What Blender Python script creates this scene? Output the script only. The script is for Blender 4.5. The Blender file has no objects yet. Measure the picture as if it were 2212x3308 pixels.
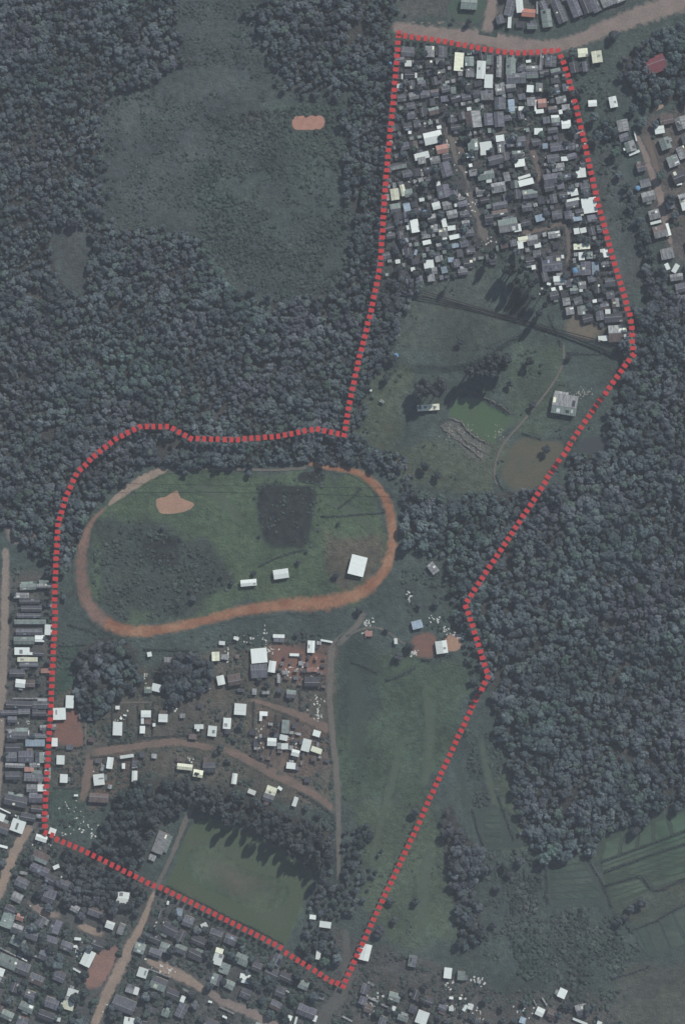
import bpy, math, random
import numpy as np
from mathutils import Vector, Matrix

R = math.radians
rng = random.Random(7)
nrng = np.random.default_rng(11)
scene = bpy.context.scene
C = scene.collection

# ------------------------------------------------------------------ camera, sky, sun, exposure
S = 0.226                      # metres per survey unit (plan coordinates below are u to the east, v to the south)
U0, V0 = 1106.0, 1654.0
ALT = 2000.0
cam_data = bpy.data.cameras.new('camera')
cam_data.sensor_fit = 'VERTICAL'
cam_data.sensor_height = 36.0
cam_data.lens = 36.0 * ALT / (3308 * S)
cam_data.clip_start = 1.0
cam_data.clip_end = 6000.0
cam = bpy.data.objects.new('camera', cam_data)
cam.location = (0, 0, ALT)
C.objects.link(cam)
scene.camera = cam

SUN_EL, SUN_AZ = R(43), math.atan2(0.545, 0.84)       # azimuth clockwise from +Y
world = bpy.data.worlds.new('World')
scene.world = world
world.use_nodes = True
wn = world.node_tree.nodes
sky = wn.new('ShaderNodeTexSky')
sky.sky_type = 'NISHITA'
sky.sun_disc = False
sky.sun_elevation = SUN_EL
sky.sun_rotation = SUN_AZ
world.node_tree.links.new(sky.outputs[0], wn['Background'].inputs[0])
wn['Background'].inputs[1].default_value = 0.06
sun_data = bpy.data.lights.new('sun', 'SUN')
sun_data.energy = 3.0
sun_data.angle = R(0.6)
sun_data.color = (1.0, 0.97, 0.93)
sun = bpy.data.objects.new('sun', sun_data)
sd = Vector((math.sin(SUN_AZ) * math.cos(SUN_EL), math.cos(SUN_AZ) * math.cos(SUN_EL), math.sin(SUN_EL)))
sun.rotation_euler = sd.to_track_quat('Z', 'Y').to_euler()
sun.location = (200, 300, 400)
C.objects.link(sun)
scene.view_settings.view_transform = 'Standard'
scene.view_settings.look = 'None'
scene.view_settings.exposure = 0.42
scene.view_settings.gamma = 1.0
scene.view_settings.use_curve_mapping = False
scene.cycles.max_bounces = 5
scene.cycles.volume_bounces = 1
HAZE = 0.00006

# ------------------------------------------------------------------ helpers
def X(u): return (u - U0) * S
def Y(v): return (V0 - v) * S
def zoom(x0, y0, s):
    return lambda x, y: (x0 + x / s, y0 + y / s)
ZA = zoom(1200, 0, 1.549); ZB = zoom(1200, 500, 1.549); ZC = zoom(0, 0, 1.307)
ZL = zoom(1000, 1000, 1.294); ZG = zoom(0, 1400, 1.12); ZI = zoom(0, 1950, 2.24)
ZJ = zoom(450, 2000, 2.24); ZK = zoom(1050, 1700, 2.24); ZM = zoom(0, 2600, 2.24)
ZN = zoom(450, 2600, 2.24); ZO = zoom(1050, 2600, 2.24); ZP = zoom(1512, 2400, 2.24)
ZH = zoom(1800, 0, 2.233)
def tr(z, pts): return [z(*p) for p in pts]

def tag(o, label=None, cat=None, group=None, kind=None):
    if label: o['label'] = label
    if cat: o['category'] = cat
    if group: o['group'] = group
    if kind: o['kind'] = kind
    return o

def mesh_obj(name, verts, faces, mats, parent=None, smooth=False, midx=None):
    me = bpy.data.meshes.new(name)
    me.from_pydata([tuple(v) for v in verts], [], faces)
    for m in (mats if isinstance(mats, (list, tuple)) else [mats]): me.materials.append(m)
    if midx is not None: me.polygons.foreach_set('material_index', midx)
    if smooth: me.polygons.foreach_set('use_smooth', [True] * len(faces))
    me.update()
    o = bpy.data.objects.new(name, me)
    C.objects.link(o)
    if parent: o.parent = parent
    return o

def obj_of(name, me, parent=None):
    o = bpy.data.objects.new(name, me)
    C.objects.link(o)
    if parent: o.parent = parent
    return o

def empty(name, loc, rz=0):
    o = bpy.data.objects.new(name, None)
    o.empty_display_size = 0.5
    o.location = loc
    o.rotation_euler = (0, 0, rz)
    C.objects.link(o)
    return o

def box_vf(x0, x1, y0, y1, z0, z1):
    v = [(x0, y0, z0), (x1, y0, z0), (x1, y1, z0), (x0, y1, z0), (x0, y0, z1), (x1, y0, z1), (x1, y1, z1), (x0, y1, z1)]
    f = [(0, 3, 2, 1), (4, 5, 6, 7), (0, 1, 5, 4), (1, 2, 6, 5), (2, 3, 7, 6), (3, 0, 4, 7)]
    return v, f

def join_vf(parts):
    V, F = [], []
    for v, f in parts:
        n = len(V); V += list(v); F += [tuple(i + n for i in q) for q in f]
    return V, F

def in_poly(P, poly):
    P = np.asarray(P, float); q = np.asarray(poly, float)
    x, y = P[:, 0], P[:, 1]; ins = np.zeros(len(P), bool)
    j = len(q) - 1
    for i in range(len(q)):
        xi, yi = q[i]; xj, yj = q[j]
        if yi != yj:
            ins ^= ((yi > y) != (yj > y)) & (x < (xj - xi) * (y - yi) / (yj - yi) + xi)
        j = i
    return ins

def seg_dist(P, pts, closed=False):
    P = np.asarray(P, float); q = np.asarray(pts, float)
    n = len(q); best = np.full(len(P), 1e9)
    for i in range(n if closed else n - 1):
        a, b = q[i], q[(i + 1) % n]; d = b - a; L = max((d * d).sum(), 1e-9)
        t = np.clip(((P - a) @ d) / L, 0, 1)
        best = np.minimum(best, np.hypot(*(P - (a + t[:, None] * d)).T))
    return best

def smooth_path(pts, closed=False, step=8.0):
    p = [np.array(q, float) for q in pts]; n = len(p); out = []
    for i in range(n if closed else n - 1):
        p0 = p[(i - 1) % n] if closed or i > 0 else p[0]; p1 = p[i]; p2 = p[(i + 1) % n]
        p3 = p[(i + 2) % n] if closed or i + 2 < n else p[-1]
        m = max(2, int(np.hypot(*(p2 - p1)) / step))
        for k in range(m):
            t = k / m
            out.append(0.5 * ((2 * p1) + (-p0 + p2) * t + (2 * p0 - 5 * p1 + 4 * p2 - p3) * t * t + (-p0 + 3 * p1 - 3 * p2 + p3) * t ** 3))
    if not closed: out.append(p[-1])
    return np.array(out)

def vnoise(P, cell, seed):
    """cheap smooth value noise in plan units"""
    g = np.random.default_rng(seed).random((256, 256))
    q = np.asarray(P, float) / cell + 4000.0; i = np.floor(q).astype(int); f = q - i; f = f * f * (3 - 2 * f)
    a = g[i[:, 0] % 256, i[:, 1] % 256]; b = g[(i[:, 0] + 1) % 256, i[:, 1] % 256]
    c = g[i[:, 0] % 256, (i[:, 1] + 1) % 256]; d = g[(i[:, 0] + 1) % 256, (i[:, 1] + 1) % 256]
    return (a * (1 - f[:, 0]) + b * f[:, 0]) * (1 - f[:, 1]) + (c * (1 - f[:, 0]) + d * f[:, 0]) * f[:, 1]

# ------------------------------------------------------------------ materials
def new_mat(name):
    m = bpy.data.materials.new(name); m.use_nodes = True
    b = m.node_tree.nodes['Principled BSDF']
    b.inputs['Roughness'].default_value = 0.9
    b.inputs['Specular IOR Level'].default_value = 0.15
    return m, m.node_tree, b

def N(nt, t, **kw):
    n = nt.nodes.new(t)
    for k, v in kw.items(): setattr(n, k, v)
    return n

def noise_fac(nt, scale, detail=4, coord=None):
    n = N(nt, 'ShaderNodeTexNoise')
    n.inputs['Scale'].default_value = scale; n.inputs['Detail'].default_value = detail
    if coord is None:
        g = N(nt, 'ShaderNodeNewGeometry'); coord = g.outputs['Position']
    nt.links.new(coord, n.inputs['Vector'])
    return n.outputs['Fac']

def maprange(nt, val, a, b, c, d):
    n = N(nt, 'ShaderNodeMapRange'); n.clamp = True
    nt.links.new(val, n.inputs[0])
    for i, x in enumerate((a, b, c, d)): n.inputs[1 + i].default_value = x
    return n.outputs[0]

def math_n(nt, op, a, b):
    n = N(nt, 'ShaderNodeMath', operation=op)
    for i, x in enumerate((a, b)):
        if isinstance(x, (int, float)): n.inputs[i].default_value = x
        else: nt.links.new(x, n.inputs[i])
    return n.outputs[0]

def mix_col(nt, fac, a, b, mode='MIX'):
    n = N(nt, 'ShaderNodeMix', data_type='RGBA', blend_type=mode)
    if isinstance(fac, (int, float)): n.inputs[0].default_value = fac
    else: nt.links.new(fac, n.inputs[0])
    for i, x in ((6, a), (7, b)):
        if isinstance(x, tuple): n.inputs[i].default_value = (*x, 1)
        else: nt.links.new(x, n.inputs[i])
    return n.outputs[2]

def scale_col(nt, col, fac):
    n = N(nt, 'ShaderNodeVectorMath', operation='SCALE')
    nt.links.new(col, n.inputs[0])
    if isinstance(fac, (int, float)): n.inputs['Scale'].default_value = fac
    else: nt.links.new(fac, n.inputs['Scale'])
    return n.outputs[0]

def ground_colour(nt):
    a = N(nt, 'ShaderNodeAttribute', attribute_name='soil')
    f1 = maprange(nt, noise_fac(nt, 0.028, 5), 0.3, 0.7, 0.70, 1.30)
    f2 = maprange(nt, noise_fac(nt, 0.22, 4), 0.3, 0.7, 0.72, 1.28)
    f3 = maprange(nt, noise_fac(nt, 1.1, 3), 0.3, 0.7, 0.72, 1.28)
    f = math_n(nt, 'MULTIPLY', math_n(nt, 'MULTIPLY', f1, f2), f3)
    c = scale_col(nt, a.outputs['Color'], f)
    t = mix_col(nt, maprange(nt, noise_fac(nt, 0.05, 4), 0.42, 0.68, 0, 0.35), c, mix_col(nt, 1.0, c, (1.22, 1.06, 0.84), 'MULTIPLY'))
    return t

def add_bump(nt, b, scale, dist, strength=1.0):
    bp = N(nt, 'ShaderNodeBump'); bp.inputs['Distance'].default_value = dist; bp.inputs['Strength'].default_value = strength
    nt.links.new(noise_fac(nt, scale, 5), bp.inputs['Height'])
    nt.links.new(bp.outputs[0], b.inputs['Normal'])

MG, nt, b = new_mat('meadow_ground')
nt.links.new(ground_colour(nt), b.inputs['Base Color'])
add_bump(nt, b, 0.55, 0.9)

def sheet_mat(name, col, col2, n1=0.12, n2=0.9, soft=0.55, rough=0.9, bump=0.25, along=False, spec=0.1):
    """a ground surface whose ragged border gives way to the meadow around it"""
    m, nt, b = new_mat(name)
    b.inputs['Roughness'].default_value = rough; b.inputs['Specular IOR Level'].default_value = spec
    g = ground_colour(nt)
    own = mix_col(nt, maprange(nt, noise_fac(nt, n1, 5), 0.35, 0.65, 0, 1), col, col2)
    own = scale_col(nt, own, maprange(nt, noise_fac(nt, n2, 4), 0.3, 0.7, 0.82, 1.18))
    if along:    # wheel tracks run along the ribbon
        a = N(nt, 'ShaderNodeAttribute', attribute_name='across')
        w = N(nt, 'ShaderNodeTexWave', bands_direction='X'); w.inputs['Scale'].default_value = 0.9; w.inputs['Distortion'].default_value = 1.5
        cx = N(nt, 'ShaderNodeCombineXYZ'); nt.links.new(a.outputs['Fac'], cx.inputs[0])
        gg = N(nt, 'ShaderNodeNewGeometry'); sv = N(nt, 'ShaderNodeVectorMath', operation='MULTIPLY_ADD')
        nt.links.new(gg.outputs['Position'], sv.inputs[0]); sv.inputs[1].default_value = (0.01, 0.01, 0); nt.links.new(cx.outputs[0], sv.inputs[2])
        nt.links.new(sv.outputs[0], w.inputs['Vector'])
        own = scale_col(nt, own, maprange(nt, w.outputs['Fac'], 0, 1, 0.86, 1.1))
    e = N(nt, 'ShaderNodeAttribute', attribute_name='edge')
    s = math_n(nt, 'ADD', e.outputs['Fac'], math_n(nt, 'MULTIPLY', math_n(nt, 'SUBTRACT', noise_fac(nt, 0.35, 5), 0.5), min(1.2, 0.2 + soft * 1.6)))
    lo_ = 0.5 - min(soft, 0.5) / 2
    f = maprange(nt, s, lo_, lo_ + soft, 0, 1)
    nt.links.new(mix_col(nt, f, g, own), b.inputs['Base Color'])
    add_bump(nt, b, 0.8, bump)
    return m

MAT = {}
MAT['clay'] = sheet_mat('orange_clay_track', (0.235, 0.10, 0.055), (0.34, 0.185, 0.108), n1=0.07, soft=0.9, along=True)
MAT['clay_pale'] = sheet_mat('pale_clay_track', (0.24, 0.15, 0.115), (0.17, 0.105, 0.082), n1=0.05, soft=0.9, along=True)
MAT['dirt'] = sheet_mat('packed_dirt_road', (0.235, 0.19, 0.165), (0.19, 0.155, 0.135), along=True)
MAT['dirt_red'] = sheet_mat('reddish_dirt_road', (0.185, 0.132, 0.104), (0.145, 0.112, 0.092), along=True)
MAT['dirt_tan'] = sheet_mat('tan_dirt_road', (0.30, 0.23, 0.175), (0.245, 0.19, 0.15), along=True)
MAT['path'] = sheet_mat('grey_worn_path', (0.145, 0.13, 0.112), (0.12, 0.112, 0.098), along=True)
MAT['asphalt'] = sheet_mat('dusty_asphalt', (0.10, 0.10, 0.088), (0.085, 0.085, 0.075), along=True)
MAT['salmon'] = sheet_mat('salmon_clay_court', (0.38, 0.205, 0.155), (0.33, 0.175, 0.13), n1=0.25, n2=2, soft=0.35)
MAT['sand'] = sheet_mat('pale_sand_patch', (0.36, 0.22, 0.15), (0.30, 0.19, 0.135), soft=0.3)
MAT['redyard'] = sheet_mat('red_soil_yard', (0.19, 0.10, 0.075), (0.15, 0.09, 0.07))
MAT['brownyard'] = sheet_mat('brown_soil_yard', (0.15, 0.115, 0.095), (0.12, 0.10, 0.085))
MAT['straw'] = sheet_mat('dry_straw_field', (0.16, 0.135, 0.095), (0.125, 0.11, 0.085), soft=0.8)
MAT['olive'] = sheet_mat('dry_olive_field', (0.098, 0.088, 0.062), (0.080, 0.084, 0.058), soft=0.5)
MAT['burnt_and_shade'] = sheet_mat('dark_plough_and_shade', (0.013, 0.015, 0.017), (0.030, 0.036, 0.034), n1=0.16, n2=0.6, soft=0.8)  # dark soil of the infield plots, also painted tree shade below the settlement
MAT['pitch'] = sheet_mat('football_pitch_turf', (0.060, 0.086, 0.050), (0.072, 0.090, 0.056), n1=0.05, soft=0.15, bump=0.05)
MAT['wornturf'] = sheet_mat('worn_turf', (0.115, 0.102, 0.078), (0.085, 0.09, 0.065), n1=0.06, soft=1.1, bump=0.05)
MAT['lawn'] = sheet_mat('green_lawn', (0.05, 0.085, 0.062), (0.06, 0.08, 0.062), soft=0.4)
MAT['algae'] = sheet_mat('algae_pond_water', (0.054, 0.100, 0.044), (0.060, 0.092, 0.050), n1=0.05, rough=0.35, soft=0.12, bump=0.02, spec=0.4)
MAT['darkwater'] = sheet_mat('dark_pond_water', (0.04, 0.048, 0.05), (0.045, 0.052, 0.05), n1=0.05, rough=0.3, soft=0.12, bump=0.02, spec=0.4)
MAT['stony'] = sheet_mat('stony_slope', (0.125, 0.128, 0.112), (0.085, 0.092, 0.078), n1=0.3, n2=1.4, bump=0.9, soft=0.6)
MAT['crop1'] = sheet_mat('green_crop_field', (0.040, 0.062, 0.044), (0.048, 0.066, 0.048), n1=0.08, soft=0.3)
MAT['crop2'] = sheet_mat('grey_green_crop_field', (0.044, 0.062, 0.052), (0.052, 0.066, 0.056), n1=0.08, soft=0.3)

def leaf_mat(name, cols, sat=1.0):
    m, nt, b = new_mat(name)
    oi = N(nt, 'ShaderNodeObjectInfo')
    r = N(nt, 'ShaderNodeValToRGB'); e = r.color_ramp.elements
    while len(e) < len(cols): e.new(0.5)
    for i, c in enumerate(cols):
        e[i].position = i / (len(cols) - 1); e[i].color = (*c, 1)
    nt.links.new(oi.outputs['Random'], r.inputs[0])
    big = maprange(nt, noise_fac(nt, 0.016, 4), 0.32, 0.68, 0, 1)          # stands of one species next to another
    tint = mix_col(nt, big, (1.10, 1.0, 0.98), (0.84, 1.06, 0.90))
    c = mix_col(nt, 1.0, r.outputs[0], tint, 'MULTIPLY')
    c = scale_col(nt, c, maprange(nt, noise_fac(nt, 0.05, 4), 0.3, 0.7, 0.65, 1.4))
    c = scale_col(nt, c, maprange(nt, noise_fac(nt, 1.6, 2), 0.3, 0.7, 0.75, 1.25))
    nt.links.new(c, b.inputs['Base Color'])
    b.inputs['Roughness'].default_value = 0.8
    return m
MAT['leaf'] = leaf_mat('forest_leaves', [(0.054, 0.065, 0.080), (0.072, 0.089, 0.104), (0.094, 0.108, 0.130), (0.068, 0.097, 0.085), (0.124, 0.142, 0.164), (0.062, 0.077, 0.090), (0.088, 0.098, 0.122)])
MAT['leaf_dark'] = leaf_mat('dark_leaves', [(0.042, 0.050, 0.058), (0.056, 0.068, 0.074), (0.072, 0.084, 0.098)])
MAT['leaf_scrub'] = leaf_mat('scrub_leaves', [(0.040, 0.056, 0.050), (0.058, 0.076, 0.070), (0.080, 0.096, 0.092)])
m, nt, b = new_mat('bark'); b.inputs['Base Color'].default_value = (0.10, 0.085, 0.07, 1)
nt.links.new(mix_col(nt, noise_fac(nt, 3.0), (0.07, 0.06, 0.05), (0.15, 0.13, 0.11)), b.inputs['Base Color']); MAT['bark'] = m

def roof_mat(name, col, wear=0.25, rough=0.75, sp=0.15, dirt=(0.17, 0.15, 0.14)):
    m, nt, b = new_mat(name)
    oi = N(nt, 'ShaderNodeObjectInfo')
    tc = N(nt, 'ShaderNodeTexCoord')
    v = mix_col(nt, 1.0, col, (1, 1, 1), 'MULTIPLY')
    v = scale_col(nt, v, maprange(nt, oi.outputs['Random'], 0, 1, 0.72, 1.28 if wear > 0.1 else 1.0))
    st = maprange(nt, noise_fac(nt, 0.45, 6), 0.45, 0.75, 0, wear)
    v = mix_col(nt, st, v, dirt)
    mp = N(nt, 'ShaderNodeVectorMath', operation='MULTIPLY'); mp.inputs[1].default_value = (1.5, 0.22, 0.22); nt.links.new(tc.outputs['Object'], mp.inputs[0])
    ad = N(nt, 'ShaderNodeVectorMath', operation='ADD'); nt.links.new(mp.outputs[0], ad.inputs[0]); nt.links.new(oi.outputs['Location'], ad.inputs[1])
    sk = noise_fac(nt, 0.9, 3, ad.outputs[0])                       # sheets and rust streaks run down the slope
    v = scale_col(nt, v, maprange(nt, sk, 0.35, 0.65, 1 - wear * 0.8, 1 + wear * 0.7))
    v = mix_col(nt, maprange(nt, sk, 0.55, 0.8, 0, wear * 0.4), v, (0.15, 0.115, 0.10))
    v = scale_col(nt, v, maprange(nt, noise_fac(nt, 2.2, 3), 0.3, 0.7, 1 - wear * 0.6, 1 + wear * 0.35))
    nt.links.new(v, b.inputs['Base Color'])
    b.inputs['Roughness'].default_value = rough; b.inputs['Specular IOR Level'].default_value = sp
    w = N(nt, 'ShaderNodeTexWave', bands_direction='X'); w.inputs['Scale'].default_value = 1.6
    nt.links.new(tc.outputs['Object'], w.inputs['Vector'])
    bp = N(nt, 'ShaderNodeBump'); bp.inputs['Distance'].default_value = 0.03
    nt.links.new(w.outputs['Fac'], bp.inputs['Height']); nt.links.new(bp.outputs[0], b.inputs['Normal'])
    return m
ROOF = {
    'W': roof_mat('white_sheet_roof', (0.80, 0.86, 0.80), 0.05),
    'C': roof_mat('cream_sheet_roof', (0.74, 0.76, 0.58), 0.15),
    'L': roof_mat('pale_grey_sheet_roof', (0.27, 0.285, 0.285), 0.5),
    'V': roof_mat('pale_green_sheet_roof', (0.22, 0.275, 0.25), 0.35),
    'G': roof_mat('grey_fibre_cement_roof', (0.108, 0.117, 0.134), 0.45),
    'K': roof_mat('lilac_grey_roof', (0.122, 0.127, 0.154), 0.45),
    'D': roof_mat('dark_weathered_roof', (0.064, 0.067, 0.077), 0.3, dirt=(0.13, 0.11, 0.10)),
    'B': roof_mat('pale_blue_sheet_roof', (0.30, 0.38, 0.44), 0.25),
    'R': roof_mat('dark_red_roof', (0.22, 0.065, 0.075), 0.2),
    'O': roof_mat('orange_tile_roof', (0.50, 0.21, 0.15), 0.15),
    'P': roof_mat('dusty_pink_roof', (0.40, 0.22, 0.18), 0.3),
    'T': roof_mat('brown_brick_shell', (0.125, 0.098, 0.090), 0.4),
}
TONE = {'W': 'white', 'C': 'cream', 'L': 'pale grey', 'V': 'pale green', 'G': 'grey', 'K': 'lilac grey', 'D': 'dark', 'B': 'pale blue',
        'R': 'dark red', 'O': 'orange', 'P': 'dusty pink', 'T': 'brown'}
def plain_mat(name, col, rough=0.85, var=0.15, scale=0.8):
    m, nt, b = new_mat(name)
    lo = tuple(c * (1 - var) for c in col); hi = tuple(c * (1 + var) for c in col)
    nt.links.new(mix_col(nt, noise_fac(nt, scale), lo, hi), b.inputs['Base Color'])
    b.inputs['Roughness'].default_value = rough
    return m
WALLS = [plain_mat('grey_render_wall', (0.24, 0.23, 0.21)), plain_mat('bare_brick_wall', (0.24, 0.13, 0.09)), plain_mat('cream_render_wall', (0.42, 0.39, 0.31)), plain_mat('timber_board_wall', (0.15, 0.12, 0.09))]
MAT['door'] = plain_mat('door_paint', (0.16, 0.10, 0.06)); MAT['glass'] = plain_mat('window_glass', (0.04, 0.05, 0.06), 0.2)
MAT['ridge'] = plain_mat('ridge_metal', (0.22, 0.22, 0.22)); MAT['red'] = plain_mat('red_boundary_paint', (0.46, 0.035, 0.033), 0.7, 0.12, 0.6)
MAT['post'] = plain_mat('grey_post', (0.2, 0.19, 0.17)); MAT['cable'] = plain_mat('dark_cable', (0.02, 0.02, 0.025))
MAT['blue'] = plain_mat('blue_plastic', (0.13, 0.27, 0.42)); MAT['scrap'] = plain_mat('pale_scrap', (0.52, 0.53, 0.48), 0.8, 0.45, 0.4)
MAT['stone'] = plain_mat('pale_stone', (0.30, 0.29, 0.24), 0.9, 0.5, 0.6); MAT['plaster'] = plain_mat('wall_plaster', (0.34, 0.33, 0.30), 0.9, 0.25)
MAT['white'] = plain_mat('white_paint', (0.7, 0.7, 0.66))

# ------------------------------------------------------------------ plan outlines
WEST_WOOD = [(-260, -200), (560, -200), (575, 60), (560, 200), (530, 250), (480, 262), (335, 325), (320, 420), (332, 520), (318, 690), (290, 715), (330, 738),
             (460, 738), (600, 760), (690, 850), (760, 940), (850, 985), (1000, 955), (1110, 955), (1130, 830), (1150, 700), (1110, 590), (1140, 470), (1120, 400),
             (1130, 320), (1200, 270), (1265, 262), (1258, 500), (1240, 750), (1236, 920), (1300, 975), (1255, 1040), (1235, 1120), (1190, 1240), (1150, 1380), (1130, 1425), (1200, 1450), (1240, 1470),
             (1265, 1500), (1200, 1512), (1150, 1500), (1080, 1505), (960, 1492), (850, 1492), (760, 1500), (690, 1500), (590, 1530), (530, 1490), (440, 1510), (330, 1600), (285, 1660),
             (250, 1760), (190, 1880), (190, 1930), (160, 1830), (60, 1730), (30, 1700), (-260, 1690)]
CLEARING = [(165, 770), (200, 722), (285, 735), (300, 800), (280, 960), (215, 930), (170, 850)]
NORTH_WOOD = [(850, -200), (1330, -200), (1260, 90), (1275, 262), (1200, 270), (1150, 282), (1060, 282), (960, 290), (900, 200), (850, 100)]
EAST_WOOD = [(2480, 940), (2130, 960), (2060, 1020), (2020, 1080), (2030, 1180), (1985, 1290), (1960, 1400), (1985, 1445), (1930, 1460), (1850, 1480), (1830, 1560), (1770, 1600), (1600, 1590), (1450, 1640), (1390, 1610), (1310, 1640),
             (1310, 1740), (1400, 1790), (1440, 1800), (1450, 1870), (1480, 1960), (1470, 2030), (1530, 2050), (1530, 2100), (1560, 2160), (1590, 2220), (1600, 2330), (1625, 2400), (1665, 2500), (1680, 2620), (1700, 2700),
             (1740, 2745), (1800, 2770), (1850, 2740), (1920, 2730), (1960, 2690), (2110, 2630), (2212, 2590), (2480, 2560)]
NE_WOOD = [(2010, 190), (2080, 130), (2180, 90), (2480, 30), (2480, 320), (2150, 330), (2110, 360), (2080, 340), (2020, 270)]
VILLAGE_WOOD = [(255, 2100), (330, 2060), (400, 2070), (445, 2100), (450, 2180), (480, 2230), (370, 2255), (340, 2310), (300, 2320), (250, 2290), (240, 2200)]
COPSE = [(540, 2120), (620, 2105), (680, 2140), (690, 2200), (640, 2240), (570, 2270), (530, 2240), (520, 2180)]
SOUTH_WOOD = [(385, 2555), (460, 2520), (560, 2505), (660, 2535), (700, 2560), (640, 2590), (560, 2630), (490, 2690), (470, 2770), (440, 2820), (370, 2780), (300, 2740), (330, 2690), (360, 2620)]
PITCH_WOOD = [(640, 2570), (720, 2545), (830, 2580), (900, 2620), (1000, 2650), (1075, 2690), (1090, 2790), (1010, 2810), (940, 2760), (850, 2700), (740, 2650), (650, 2620)]
PITCH_EAST = [(1020, 2810), (1085, 2800), (1090, 2700), (1180, 2640), (1240, 2760), (1190, 2880), (1150, 2960), (1080, 3130), (980, 3100), (960, 3060), (1000, 2930)]
ROW_WOOD = [(1425, 2615), (1460, 2600), (1490, 2690), (1560, 2750), (1570, 2800), (1530, 2860), (1550, 2950), (1560, 3020), (1510, 3060), (1480, 3050), (1470, 2950), (1455, 2870), (1440, 2760)]
SCRUB_SE = [(1650, 2740), (1760, 2760), (1800, 2880), (1900, 2920), (2000, 2960), (2070, 3010), (2060, 3130), (1960, 3170), (1880, 3200), (1760, 3170), (1680, 3150), (1640, 3000), (1640, 2860)]
TOWN_WOOD = [(200, 2740), (330, 2800), (420, 2840), (470, 2880), (460, 2960), (400, 2930), (330, 2960), (240, 2930), (210, 2850)]
WOODS = [WEST_WOOD, NORTH_WOOD, EAST_WOOD, NE_WOOD, VILLAGE_WOOD, COPSE, SOUTH_WOOD, PITCH_WOOD, ROW_WOOD]

boundary = [(u * 1.41071, v * 1.41071) for u, v in [
    (912, 83), (990, 93), (1060, 106), (1120, 117), (1175, 124), (1230, 122), (1275, 117), (1290, 150), (1313, 230), (1345, 370), (1365, 460), (1400, 590), (1430, 690), (1441, 750), (1444, 815),
    (1400, 875), (1370, 920), (1300, 1022), (1225, 1135), (1100, 1325), (1063, 1382), (1085, 1450), (1115, 1545), (1040, 1705), (960, 1880), (880, 2050), (820, 2180), (785, 2257),
    (640, 2165), (500, 2095), (330, 2010), (190, 1940), (106, 1905), (104, 1880), (112, 1740), (118, 1640), (127, 1440), (131, 1330), (138, 1200), (155, 1140), (180, 1085), (220, 1045), (270, 1005),
    (325, 978), (390, 978), (415, 992), (440, 1005), (540, 1008), (640, 1000), (725, 983), (788, 998), (800, 925), (820, 830), (850, 710), (870, 610), (880, 450), (890, 330), (900, 230), (908, 130)]]

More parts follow.
